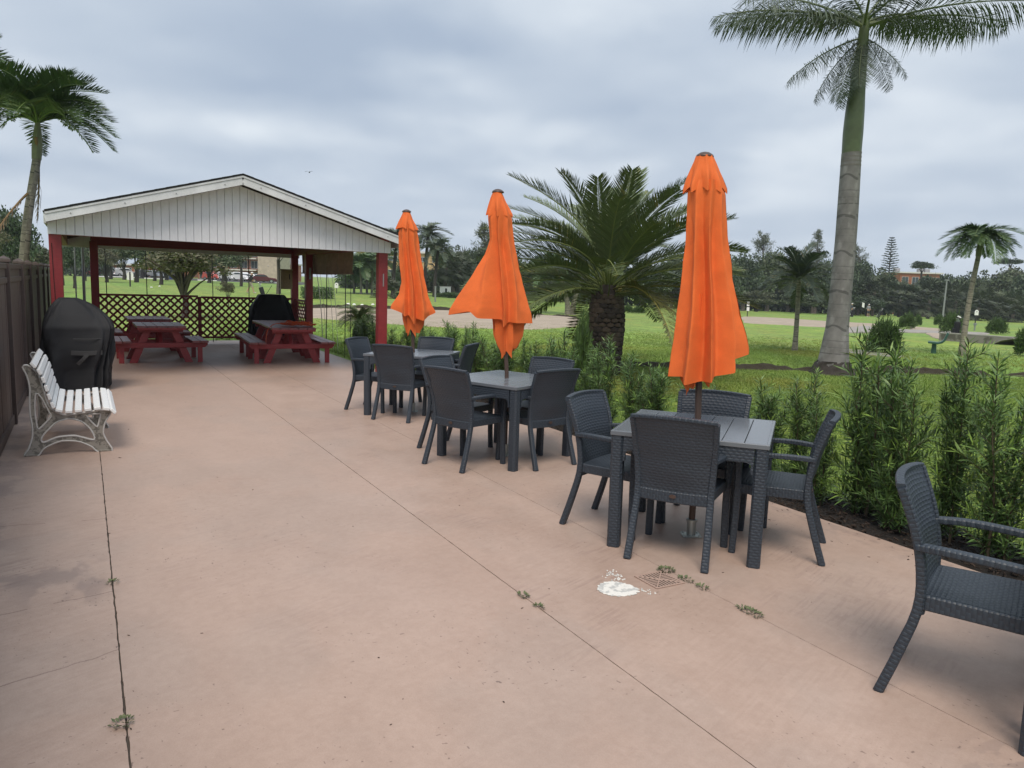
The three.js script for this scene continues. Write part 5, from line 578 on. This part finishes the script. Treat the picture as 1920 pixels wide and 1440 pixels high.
bush(1180, 590, 572, 20, 'tall grass clump right of the date palm trunk, left of two', 2, undefined, 60); bush(1200, 590, 574, 24, 'tall grass clump right of the date palm trunk, right of two', 0, undefined, 60);
bush(765, 566, 545, 40, 'low shrub at the foot of the dark palm behind the farthest umbrella', 1, undefined, 66); bush(842, 566, 548, 50, 'low shrub by the white tank', 2, undefined, 80); bush(870, 566, 550, 50, 'low shrub right of the white tank', 0, undefined, 82);
bush(1096, 640, 590, 40, 'bright round shrub beside the date palm trunk', 1, undefined, 12.0); 
{ const p = far(595, 56); solo('clipped_hedge', (() => { const r = rng(77), L = []; for (let i = 0; i < 3800; i++) { const q = [(r() - .5) * 2.3, r() * .85, (r() - .5) * .9], t = .6 + .6 * r(), d = mul(rdir(r), .09); L.push([add([p.x, p.y, p.z], q), d, mul(nrm(cross(d, rdir(r))), .03), [t, t, t], 0]); } return leafQuads(L); })(), M.bush_leaf, 'low clipped hedge on the grass behind the shelter right posts', 'hedge'); }
// stubby cycad by the shelter corner
{ const X = 6.0, Z = -18.6, t = thing('cycad', 'stubby cycad with short trunk at the end of the hedge by the shelter', 'plant', [X, terr(X, Z), Z]); part('trunk', limb([[0, -.1, 0], [0, .3, 0], [0, .62, 0]], [.19, .2, .17, .1], 8, 14, .12), M.dark_bark, t); const G = frondGeo(.75, { seed: 810, n: 40, start: .1, leaf: .15, rise: .6, droop: .75, fwd0: .8, fwd1: 1.1, up: .5, fluff: .2, hang: .05, w: .008, rw: .01 }); const r = rng(6); for (let i = 0; i < 34; i++) addFrond(t, G, M.date_frond, .58, i * 2.4, lerp(.85, -.25, i / 34), .85 + .3 * r(), (r() - .5) * .6); }

// ---------------------------------------------------------------- golf course fittings
function sign(px, pyFoot, pyTop, wPx, shape, label, D, postTop) { const p = D ? far(px, D) : gnd(px, pyFoot), d = depthOf(p), k = d / F, w = wPx * k, top = topAt(p, pyTop), t = thing('golf_sign', label, 'sign', [p.x, p.y, p.z], -.509); const H = top - p.y, bh = shape.h * k; const s = new THREE.Shape(); if (shape.arch) { s.moveTo(-w / 2, H - bh); s.lineTo(w / 2, H - bh); s.lineTo(w / 2, H - w / 2); s.absarc(0, H - w / 2, w / 2, 0, Math.PI); s.closePath(); } else if (shape.oct) { const c = w * .28; s.moveTo(-w / 2, H - bh); s.lineTo(w / 2, H - bh); s.lineTo(w / 2, H - c); s.lineTo(w / 2 - c, H); s.lineTo(-w / 2 + c, H); s.lineTo(-w / 2, H - c); s.closePath(); } else { s.moveTo(-w / 2, H - bh); s.lineTo(w / 2, H - bh); s.lineTo(w / 2, H); s.lineTo(-w / 2, H); s.closePath(); }
  const g = ext(s, .03, .004); part('board', g, M.white_board, t); part('post', bx(shape.pw || .06, H - (shape.front ? .0 : bh * .6), .06, 0, (H - (shape.front ? 0 : bh * .6)) / 2, shape.front ? .07 : -.04), M.dark_post, t); if (shape.mark) { const m = cyl(w * .13, w * .13, .008, 0, 0, 0, 14); m.rotateX(Math.PI / 2); m.translate(0, H - bh * .36, .038); part('mark', m, M.dark_post, t); } return t; }
sign(245, 543, 510, 12, { h: 15, oct: 1, front: 1, pw: .13 }, 'white eight sided golf sign on a dark post behind the lattice', 76);
sign(631, 548, 530, 7, { h: 10, arch: 1, mark: 1 }, 'small white arched tee sign beyond the shelter right posts', 74); sign(1836, 603, 581, 7, { h: 10, arch: 1, mark: 1 }, 'small white arched tee sign at the right before the treeline', 58);
sign(1405, 586, 566, 5, { h: 8 }, 'upper white marker plate right of the nearest umbrella', 70); 
{ const p = far(1405, 70), k = depthOf(p) / F, y = topAt(p, 583) - p.y; const t = thing('marker_plate', 'lower white marker plate right of the nearest umbrella', 'sign', [p.x, p.y, p.z], -.509); part('board', rb(5 * k, 7 * k, .03, 0, y + 3.5 * k, .045, .005), M.white_board, t); part('bracket', rb(.05, .06, .04, 0, y + 3.5 * k, .012, .004), M.dark_post, t); }
{ const p = far(1619, 104), top = topAt(p, 567); const t = thing('golf_flag', 'white golf flag on a thin pin among the far golfers', 'flag', [p.x, p.y, p.z], -.509); part('pin', cyl(.02, .02, top - p.y, 0, 0, 0, 8), M.dark_post, t); part('cloth', grid(6, 5, (u, v) => [.02 + .34 * u, (top - p.y) - .62 * v - .1 * u, .04 * Math.sin(u * 5)]), M.white_board, t); }
{ const p = gnd(816, 566), top = topAt(p, 537); solo('grey_post', [cyl(.07, .07, top - p.y, p.x, p.y, p.z, 12), cyl(.085, .085, .05, p.x, top - .03, p.z, 12)], M.grey_metal, 'grey metal post standing on the turf right of the farthest umbrella', 'post'); }
{ const p = gnd(1827, 620), top = topAt(p, 606), t = thing('tap_post', 'short grey post with a box on top near the stone bridge', 'post', [p.x, p.y, p.z]); part('post', cyl(.05, .05, top - p.y - .12, 0, 0, 0, 10), M.grey_metal, t); part('box', rb(.2, .14, .14, 0, top - p.y - .07, 0, .01), M.grey_metal, t); }
{ const p = far(1773, 84), top = topAt(p, 525); solo('lamp_pole', [limb([[p.x, p.y - .2, p.z], [p.x + .1, top, p.z]], [.11, .07], 4, 10), bx(.5, .12, .2, p.x + .1, top, p.z)], M.grey_metal, 'tall pale pole standing before the treeline at the right', 'pole'); }
// golf balls and tee markers on the far turf
[[653, 572], [664, 573], [679, 574], [699, 573], [284, 540], [299, 538]].forEach(([px, py]) => { const p = gnd(px, py); const g = new THREE.SphereGeometry(.085, 10, 7); g.scale(1.3, .8, 1); g.translate(p.x, p.y + .06, p.z); solo('tee_marker', g, M.white_board, px < 400 ? 'white tee marker on the grass seen above the lattice' : 'white tee marker on the grass beside the long bunker', 'marker', px < 400 ? 'tee markers above the lattice' : 'tee markers by the bunker'); });
// green seat on a post
std('green_plastic', [.035, .10, .075], .45);
{ const p = gnd(1750, 663), d = depthOf(p), k = d / F, t = thing('green_seat', 'green curved seat on a single post left of the slim right palm', 'seat', [p.x, p.y, p.z], -1.0); part('post', cyl(.075, .06, .30, 0, 0, 0, 14), M.green_plastic, t); part('seat', bar([[-.17, .34, 0], [-.05, .335, 0], [.10, .33, 0], [.21, .37, 0]], .42, .06, [0, 0, 1], 8), M.green_plastic, t); part('backrest', bar([[.17, .34, 0], [.25, .42, 0], [.30, .56, 0], [.33, .64, 0]], .42, .055, [0, 0, 1], 8), M.green_plastic, t); }
// golf bags
function golfBag(p, s, label, lean = .25, turn = 0, cart = true) { const t = thing('golf_bag', label, 'golf bag', [p.x, p.y, p.z], turn); const g = new THREE.LatheGeometry([[0, .02], [.12, .02], [.135, .1], [.125, .45], [.14, .6], [.135, .8], [.14, .86], [0, .86]].map(q => new THREE.Vector2(q[0] * s, q[1] * s)), 16); g.rotateZ(-lean * .4); part('bag', g, M.black_vinyl, t); part('pocket', rb(.1 * s, .4 * s, .2 * s, -.13 * s + .1 * lean, .35 * s, 0, .03), M.black_vinyl, t); const r = rng(Math.round(s * 100 + p.x)); const hx = .86 * s * Math.sin(lean * .4), hy = .86 * s; for (let i = 0; i < 6; i++) { const a = i * 1.05, e = [hx + .07 * s * Math.cos(a) + .1 * lean, hy + (.14 + .12 * r()) * s, .07 * s * Math.sin(a)]; const c = part('club', [tube([[hx + .05 * s * Math.cos(a), hy - .1, .05 * s * Math.sin(a)], e], .008, 2, 5)], M.zinc, t); part('club_head', (() => { const h = new THREE.SphereGeometry(.045 * s, 8, 6); h.scale(1.2, .8, .8); h.translate(...e); return h; })(), i % 2 ? M.dark_post : M.white_board, c); }
  if (cart) { for (const z of [-.25, .25]) { const w = new THREE.TorusGeometry(.13 * s, .025 * s, 6, 18); w.translate(-.05, .14 * s, z * s); part('wheel', w, M.dark_post, t); } part('handle', tube([[.0, .3 * s, 0], [.3 * s, .75 * s, 0], [.42 * s, .95 * s, 0]], .016 * s, 6, 6), M.dark_post, t); part('leg', [tube([[-.1 * s, .4 * s, 0], [-.32 * s, .02, .1 * s]], .012, 2, 5), tube([[-.1 * s, .4 * s, 0], [-.32 * s, .02, -.1 * s]], .012, 2, 5)], M.zinc, t); } return t; }
golfBag(gnd(1791, 638), .95, 'black golf bag with white topped clubs standing before the stone bridge', .1, -.6); golfBag(far(1601, 100), 1.1, 'dark golf bag on a cart just right of the royal palm', .6, -.4); golfBag(far(1652, 104), 1.1, 'dark golf cart bag right of the far golfers', .9, -.5);
golfBag(far(497, 48), 1.0, 'golf bag with clubs tilted left above the rear grill cover', -.8, -.5);
// stone bridge
{ const a = gnd(1760, 638), b = gnd(1925, 650), L = Math.hypot(b.x - a.x, b.z - a.z) + 1.2, ang = Math.atan2(-(b.z - a.z), b.x - a.x), y0 = Math.min(a.y, b.y) - .1, hTop = topAt(a, 624) - y0, t = thing('stone_bridge', 'low stone bridge with a flat arch at the far right', 'bridge', [a.x, y0, a.z], ang); const cx = L * .72, rx = L * .22; const s = new THREE.Shape(); s.moveTo(0, 0); s.lineTo(cx - rx, 0); for (let i = 0; i <= 16; i++) { const q = Math.PI - i / 16 * Math.PI; s.lineTo(cx + rx * Math.cos(q), .02 + .36 * Math.sin(q)); } s.lineTo(L, 0); s.lineTo(L, hTop * .95); s.lineTo(L * .5, hTop); s.lineTo(0, hTop * .92); s.closePath(); const g = ext(s, 1.6, .02); g.translate(0, 0, -1.6); part('span', muv(g), M.bridge_stone, t); part('coping', bar([[0, hTop * .92 + .03, -.05], [L * .5, hTop + .03, -.05], [L, hTop * .95 + .03, -.05]], .14, .06, [0, 0, 1], 8), M.path_stone, t); const ap = []; for (let i = 0; i <= 16; i++) { const q = Math.PI - i / 16 * Math.PI; ap.push([cx + (rx + .05) * Math.cos(q), .02 + .41 * Math.sin(q), .03]); } part('arch_ring', bar(ap, .10, .03, [0, 0, 1], 20), M.path_stone, t); }

// ---------------------------------------------------------------- people: far golfers
function person(px, D, label, o) { const p = far(px, D); const J = o.J, bones = [['hip', 'chest', .135, .155], ['chest', 'neck', .15, .06], ['neck', 'head', .055, .06], ['chest', 'shL', .09, .07], ['chest', 'shR', .09, .07], ['shL', 'elL', .058, .045], ['elL', 'haL', .042, .03], ['shR', 'elR', .058, .045], ['elR', 'haR', .042, .03], ['hip', 'hpL', .12, .1], ['hip', 'hpR', .12, .1], ['hpL', 'knL', .095, .062], ['knL', 'anL', .06, .04], ['hpR', 'knR', .095, .062], ['knR', 'anR', .06, .04], ['anL', 'toL', .042, .035], ['anR', 'toR', .042, .035]];
  const R = 64, mc = new MarchingCubes(R, M.white_board, false, false, 60000), half = [.62, .98, .62], c0 = [0, .9, 0]; mc.isolation = 0; const P = [0, 0, 0];
  const sd = (x, y, z) => { let d = 1e9; const k = .045; const sm = (a, b) => { const h = clamp(.5 + .5 * (b - a) / k, 0, 1); return b + (a - b) * h - k * h * (1 - h); }; for (const [a, b, ra, rb_] of bones) { const A = J[a], B = J[b], ab = [B[0] - A[0], B[1] - A[1], B[2] - A[2]], ap = [x - A[0], y - A[1], z - A[2]], t = clamp((ap[0] * ab[0] + ap[1] * ab[1] + ap[2] * ab[2]) / (ab[0] ** 2 + ab[1] ** 2 + ab[2] ** 2 + 1e-9), 0, 1); d = sm(d, Math.hypot(ap[0] - ab[0] * t, ap[1] - ab[1] * t, ap[2] - ab[2] * t) - lerp(ra, rb_, t)); } const H = J.head; d = sm(d, (Math.hypot((x - H[0]) / .078, (y - H[1]) / .115, (z - H[2]) / .095) - 1) * .08); d = sm(d, Math.hypot(x - H[0], y - H[1] + .01, z - H[2] - .1) - .014); return d; };
  for (let k = 0; k < R; k++) for (let j = 0; j < R; j++) for (let i = 0; i < R; i++) { const x = c0[0] + half[0] * ((i - R / 2) / (R / 2)), y = c0[1] + half[1] * ((j - R / 2) / (R / 2)), z = c0[2] + half[2] * ((k - R / 2) / (R / 2)); mc.field[i + j * R + k * R * R] = -sd(x, y, z); }
  mc.update(); const n = mc.count, pos = new Float32Array(n * 3), col = new Float32Array(n * 3); const skin = [.45, .28, .2]; for (let i = 0; i < n; i++) { const x = mc.positionArray[i * 3] * half[0] + c0[0], y = mc.positionArray[i * 3 + 1] * half[1] + c0[1], z = mc.positionArray[i * 3 + 2] * half[2] + c0[2]; pos.set([x, y, z], i * 3); const nearHand = Math.min(Math.hypot(x - J.haL[0], y - J.haL[1], z - J.haL[2]), Math.hypot(x - J.haR[0], y - J.haR[1], z - J.haR[2])); let c = y > J.neck[1] + .01 && Math.hypot(x - J.head[0], z - J.head[2]) < .2 ? skin : nearHand < .2 ? skin : y > J.hip[1] - .02 ? o.shirt : y > o.hem ? o.legs : y > .1 ? skin : [.5, .5, .5]; col.set(c, i * 3); }
  let g = new THREE.BufferGeometry(); g.setAttribute('position', new THREE.BufferAttribute(pos, 3)); g.setAttribute('color', new THREE.BufferAttribute(col, 3)); g = mergeVertices(g, 1e-4); g.computeVertexNormals(); const t = thing('person', label, 'person', [p.x, p.y, p.z], o.turn); part('body', g, M.person_skin, t);
  const cap = new THREE.SphereGeometry(.098, 14, 8, 0, 6.29, 0, 1.5); cap.scale(.95, .9, 1.1); cap.translate(J.head[0], J.head[1] + .03, J.head[2]); const br = cyl(.07, .07, .012, 0, 0, 0, 12); br.scale(1, 1, 1.2); br.translate(J.head[0], J.head[1] + .035, J.head[2] + .1); part('cap', [cap, br], o.cap, t); return t; }
std('person_skin', [1, 1, 1], .8, { vertexColors: true });
person(470, 64, 'golfer in dark shirt and white cap walking behind the shelter', { turn: 1.2, shirt: [.02, .02, .022], legs: [.3, .27, .22], hem: .52, cap: M.white_board, J: { hip: [0, .93, 0], chest: [0, 1.28, .05], neck: [0, 1.5, .08], head: [0, 1.64, .12], shL: [-.19, 1.42, .06], shR: [.19, 1.42, .06], elL: [-.24, 1.15, .12], elR: [.24, 1.15, .12], haL: [-.1, 1.0, .3], haR: [.08, 1.0, .32], hpL: [-.09, .9, 0], hpR: [.09, .9, 0], knL: [-.11, .5, .18], knR: [.11, .5, -.14], anL: [-.11, .08, .28], anR: [.11, .1, -.32], toL: [-.12, .04, .42], toR: [.12, .05, -.2] } });
const standing = { hip: [0, .95, 0], chest: [0, 1.3, .01], neck: [0, 1.52, .02], head: [0, 1.67, .04], shL: [-.19, 1.44, .01], shR: [.19, 1.44, .01], elL: [-.27, 1.17, -.01], elR: [.27, 1.17, .02], haL: [-.2, .98, .18], haR: [.2, .96, .16], hpL: [-.09, .92, 0], hpR: [.09, .92, 0], knL: [-.12, .5, .03], knR: [.12, .5, .02], anL: [-.13, .08, 0], anR: [.13, .08, 0], toL: [-.15, .04, .14], toR: [.15, .04, .14] };
person(1632, 106, 'golfer in grey shirt and white cap standing by the far flag', { turn: -.3, shirt: [.25, .26, .28], legs: [.04, .045, .055], hem: .5, cap: M.white_board, J: standing });
person(1600, 106, 'golfer in white cap standing beside a dark cart bag', { turn: .6, shirt: [.06, .07, .09], legs: [.05, .05, .06], hem: .5, cap: M.white_board, J: standing });
person(1589, 108, 'golfer in white shirt half hidden by the royal palm trunk', { turn: .2, shirt: [.6, .6, .62], legs: [.06, .06, .07], hem: .5, cap: M.white_board, J: standing });

// ---------------------------------------------------------------- buildings and the car park
std('orange_wall', [.42, .15, .075], .85, { map: rep(mottle, .3) }); std('cream_wall', [.62, .54, .40], .85, { map: rep(mottle, .3) }); std('yellow_wall', [.66, .48, .24], .85, { map: rep(mottle, .3) }); std('pale_slab', [.62, .61, .58], .8); std('window_glass', [.05, .065, .075], .12); std('window_frame', [.45, .47, .47], .5); std('dark_rail', [.06, .055, .05], .6); std('roof_grey', [.3, .3, .31], .85);
// box building seen across the view: px span, distance, rows; local x runs to the right, z towards the camera
function facade(name, label, px0, px1, D, pyTop, storeys, o) { const a = far(px0, D), b = far(px1, D), L = Math.hypot(b.x - a.x, b.z - a.z), ang = Math.atan2(-(b.z - a.z), b.x - a.x), p = V((a.x + b.x) / 2, Math.min(a.y, b.y) - .3, (a.z + b.z) / 2), H = topAt(p, pyTop) - p.y, t = thing(name, label, 'building', [p.x, p.y, p.z], ang); part('wall', bx(L, H, o.deep || 9, 0, H / 2, -(o.deep || 9) / 2), o.mat, t); const rf = part('roof', bx(L + .8, .3, (o.deep || 9) + .8, 0, H + .15, -(o.deep || 9) / 2), o.roof || M.pale_slab, t); for (const u of o.units || []) part('roof_unit', rb(1.2, .9, 1.2, u * L, H + .75, -4, .05), M.roof_grey, rf);
  const sh = H / storeys, n = o.bays; for (let s = 0; s < storeys; s++) { if (o.balcony && s > 0) { part('balcony_slab', rb(L * .96, .28, 1.5, 0, s * sh, .75, .02), M.pale_slab, t); const rl = part('balcony_rail', rb(L * .96, .06, .05, 0, s * sh + 1.0, 1.46, .01), M.dark_rail, t); const m = []; for (let x = -L * .48; x < L * .48; x += .45) m.push(bx(.05, .85, .03, x, s * sh + .56, 1.46)); part('balusters', m, M.dark_rail, rl); }
    for (let k = 0; k < n; k++) { const x = -L / 2 + L * (k + .5) / n, w = Math.min(o.ww || 2.2, L / n * .6), h = sh * (o.wh || .62), y = s * sh + sh * (o.wy || .48); const f = part('window', [rb(w + .16, .08, .1, x, y + h / 2 + .04, .03, .01), rb(w + .16, .08, .1, x, y - h / 2 - .04, .03, .01), rb(.08, h, .1, x - w / 2 - .04, y, .03, .01), rb(.08, h, .1, x + w / 2 + .04, y, .03, .01), rb(.06, h, .08, x, y, .03, .01)], M.window_frame, t); part('pane', bx(w, h, .04, x, y, .01), M.window_glass, f); } } return t; }
facade('low_building', 'low red building with flat pale roof edge behind the parked cars', 200, 268, 168, 497, 1, { mat: M.orange_wall, bays: 4, ww: 2.2 });
facade('apartment_block', 'orange apartment block with long balconies seen through the shelter', 372, 487, 172, 440, 4, { mat: M.orange_wall, bays: 6, balcony: true });
facade('apartment_block', 'orange apartment block behind the trees left of the bare trunk', 262, 345, 186, 432, 4, { mat: M.orange_wall, bays: 5, balcony: true });
facade('stair_tower', 'cream windowless end wall beside the orange apartment block', 484, 522, 165, 445, 4, { mat: M.cream_wall, bays: 1, ww: .01, wh: .01 });
facade('low_building', 'dim orange wall right of the cream end wall', 521, 545, 175, 496, 2, { mat: M.orange_wall, bays: 1 });
facade('yellow_building', 'yellow building above an orange lower storey behind the farthest umbrella', 668, 832, 125, 474, 3, { mat: M.yellow_wall, bays: 6, ww: 1.8, wh: .3, wy: .55, units: [-.3, .1, .35] });
facade('orange_building', 'orange wing of the building right of the farthest umbrella', 800, 838, 118, 514, 2, { mat: M.orange_wall, bays: 2, ww: 1.4, wh: .3 });
facade('orange_building', 'orange building top showing through the date palm fronds', 1020, 1125, 140, 500, 3, { mat: M.orange_wall, bays: 5, ww: 2 });
facade('orange_building', 'orange building top above the treeline at the right', 1686, 1762, 180, 513, 3, { mat: M.orange_wall, bays: 4, ww: 2.2, wh: .5, units: [-.4, .2, .35] });
{ const p = far(835, 84), h = topAt(p, 538) - p.y; const t = thing('white_tank', 'white cabinet standing at the foot of the trees right of the farthest umbrella', 'tank', [p.x, p.y, p.z], -.509); part('body', rb(1.15, h, .8, 0, h / 2, 0, .06), M.white_board, t); part('lid', rb(1.2, .06, .85, 0, h + .02, 0, .02), M.pale_slab, t); part('door', rb(.22, h * .7, .02, .12, h * .5, .41, .01), M.dark_post, t); }
// cars
function carGeo(suv) { const s = suv ? [[-2.2, .35], [-2.25, .75], [-2.15, 1.0], [-2.0, 1.62], [-1.2, 1.72], [.4, 1.68], [1.05, 1.08], [2.05, .95], [2.2, .7], [2.2, .35]] : [[-2.2, .35], [-2.25, .75], [-2.1, .98], [-1.5, 1.02], [-.85, 1.42], [.25, 1.44], [.95, 1.0], [2.0, .86], [2.2, .65], [2.2, .35]]; const g = ext(shapeOf(s, [], true), 1.62, .09); g.translate(0, 0, -.81); return g; }
const CG = [carGeo(false), carGeo(true)], wheelG = (() => { const w = new THREE.CylinderGeometry(.34, .34, .22, 18); w.rotateX(Math.PI / 2); return w; })(), rimG = (() => { const w = new THREE.CylinderGeometry(.19, .19, .24, 12); w.rotateX(Math.PI / 2); return w; })();
function car(px, D, rgb, suv, turn, label) { const p = far(px, D), t = thing('parked_car', label, 'car', [p.x, p.y, p.z], turn, 'cars in the far car park'); const m = std('car_paint_' + px, rgb, .28, { metalness: .1 }); m.clearcoat = 1; part('body', CG[suv ? 1 : 0], m, t); const y1 = suv ? 1.28 : 1.1, y2 = suv ? 1.58 : 1.34; for (const z of [-.905, .905]) part('side_window', ext(shapeOf([[-1.55, y1], [.75, y1], [.3, y2], [-1.0, y2]]), .012).translate(0, 0, z - .006), M.window_glass, t); part('windscreen', bar([[.93, y1 - .02, 0], [.42, y2 + .03, 0]], 1.35, .03, [0, 0, 1]), M.window_glass, t); part('rear_window', bar([[suv ? -2.1 : -1.5, y1, 0], [suv ? -2.03 : -.95, y2, 0]], 1.3, .03, [0, 0, 1]), M.window_glass, t);
  for (const [x, z] of [[-1.35, .8], [1.35, .8], [-1.35, -.8], [1.35, -.8]]) { const w = part('wheel', wheelG, M.dark_post, t); w.position.set(x, .34, z); part('rim', rimG, M.zinc, w); } for (const z of [-.6, .6]) { part('headlight', rb(.06, .14, .35, 2.17, .68, z, .02), M.white_board, t); part('tail_light', rb(.06, .16, .3, -2.24, .78, z, .02), M.tail_red, t); } return t; }
std('tail_red', [.4, .02, .02], .3);
car(184, 150, [.35, .02, .02], false, .4, 'red car in the far car park at the left'); car(216, 151, [.75, .3, .06], true, -1.0, 'orange car in the far car park behind a tree trunk'); car(236, 150, [.75, .76, .78], true, .3, 'white van behind the golf sign in the far car park'); car(271, 150, [.03, .03, .035], false, -1.0, 'black car in the far car park right of the golf sign'); car(291, 149, [.45, .46, .48], false, -1.1, 'silver car in the far car park left of the bare trunk'); car(401, 148, [.5, .06, .05], true, -1.0, 'red and white car in the far car park right of the bare trunk'); car(428, 146, [.6, .62, .64], true, -1.1, 'silver car in the far car park before the apartment block'); car(455, 144, [.8, .81, .82], true, -1.1, 'white car in the far car park beside the walking golfer'); car(478, 144, [.7, .7, .72], false, -.9, 'pale car in the far car park right of the walking golfer'); car(493, 128, [.10, .015, .02], false, -.2, 'dark red car nearest the cream end wall'); 
setting('car_park', patch([far(150, 138), far(300, 138), far(420, 134), far(560, 126), far(580, 162), far(420, 162), far(280, 162), far(150, 164)], .06), std('asphalt', [.06, .06, .062], .95));
[[190, 138], [205, 138.2], [222, 138], [250, 138], [280, 137.5], [300, 137], [380, 135], [398, 134.5], [512, 128]].forEach(([px, D]) => { const p = far(px, D); const g = rb(1.7, .16, .2, 0, .08, 0, .03); g.rotateY(-.509); g.translate(p.x, p.y + .05, p.z); solo('parking_bumper', g, M.white_board, 'white concrete parking bumper along the near edge of the car park', 'bumper', 'parking bumpers'); });
{ const p = far(300, 150); const t = thing('waste_bin', 'blue bin standing in the far car park left of the bare trunk', 'bin', [far(322, 142).x, far(322, 142).y, far(322, 142).z]); std('blue_plastic', [.02, .04, .14], .5); part('body', rb(.8, 1.05, .8, 0, .55, 0, .06), M.blue_plastic, t); part('lid', rb(.86, .12, .9, 0, 1.14, 0, .04), M.blue_plastic, t); const q = far(204, 148), t2 = thing('waste_bin', 'blue bin before the low red building', 'bin', [q.x, q.y, q.z]); part('body', rb(1.4, 1.2, .9, 0, .6, 0, .06), M.blue_plastic, t2); part('lid', rb(1.46, .12, 1.0, 0, 1.26, 0, .04), M.blue_plastic, t2); }
// gull
{ const d = ray(580, 323), p = camera.position.clone().addScaledVector(d, 60), t = thing('bird', 'small dark bird flying above the right slope of the shelter roof', 'bird', [p.x, p.y, p.z], -.4); part('body', limb([[0, 0, .16], [0, .01, 0], [0, 0, -.18]], [.02, .05, .06, .015], 8, 8), M.dark_post, t); for (const s of [-1, 1]) part('wing', grid(6, 3, (u, v) => [s * .32 * u, .1 * Math.sin(u * 2.4) - .05 * u * u, .06 - .12 * v - .04 * u]), M.dark_post, t); }

rank('hedge shrubs along the patio', o => 'feathery green hedge shrub beside the patio, the ' + o + ' from the shelter end');
rank('trees behind the date palm', o => 'dark leafy tree in the far row behind the date palm, ' + o + ' from the left');
rank('trees between the umbrellas', o => 'dark leafy tree in the far row between the umbrellas, ' + o + ' from the left');
rank('treeline left of the royal palm', o => 'dark leafy tree left of the royal palm trunk in the treeline, ' + o + ' from the left');
rank('treeline right of the royal palm', o => 'dark leafy tree right of the royal palm trunk in the treeline, ' + o + ' from the left');
rank('fan palms at the right', o => 'shaggy fan palm before the treeline at the right, ' + o + ' from the left');
rank('fan palms behind the date palm', o => 'shaggy fan palm in the far row behind the date palm, ' + o + ' from the left');
rank('fan palms between the umbrellas', o => 'shaggy fan palm beyond the bunker between the umbrellas, ' + o + ' from the left');
rank('parking bumpers', o => 'white parking bumper at the near edge of the car park, ' + o + ' from the left');
rank('cables behind the shelter', o => 'thin dark cable hanging behind the lattice screen, ' + o + ' from the left');
rank('tee markers by the bunker', o => 'white tee marker on the grass beside the long bunker, ' + o + ' from the left');
rank('tee markers above the lattice', o => 'white tee marker on the grass seen above the lattice, ' + o + ' from the left');
rank('oaks over the fence', o => 'grey green oak showing over the brown fence, ' + o + ' from the left');
rank('palm cluster beyond the shelter', o => 'slender palm in the cluster right of the canvas blind, ' + o + ' from the left');
// thin damp haze over the course
scene.fog = new THREE.FogExp2(0xd5dde6, .0004);
// ---------------------------------------------------------------- shadows everywhere
scene.traverse(o => { if (o.isMesh) { o.castShadow = true; o.receiveShadow = true; } });
renderer.render(scene, camera);
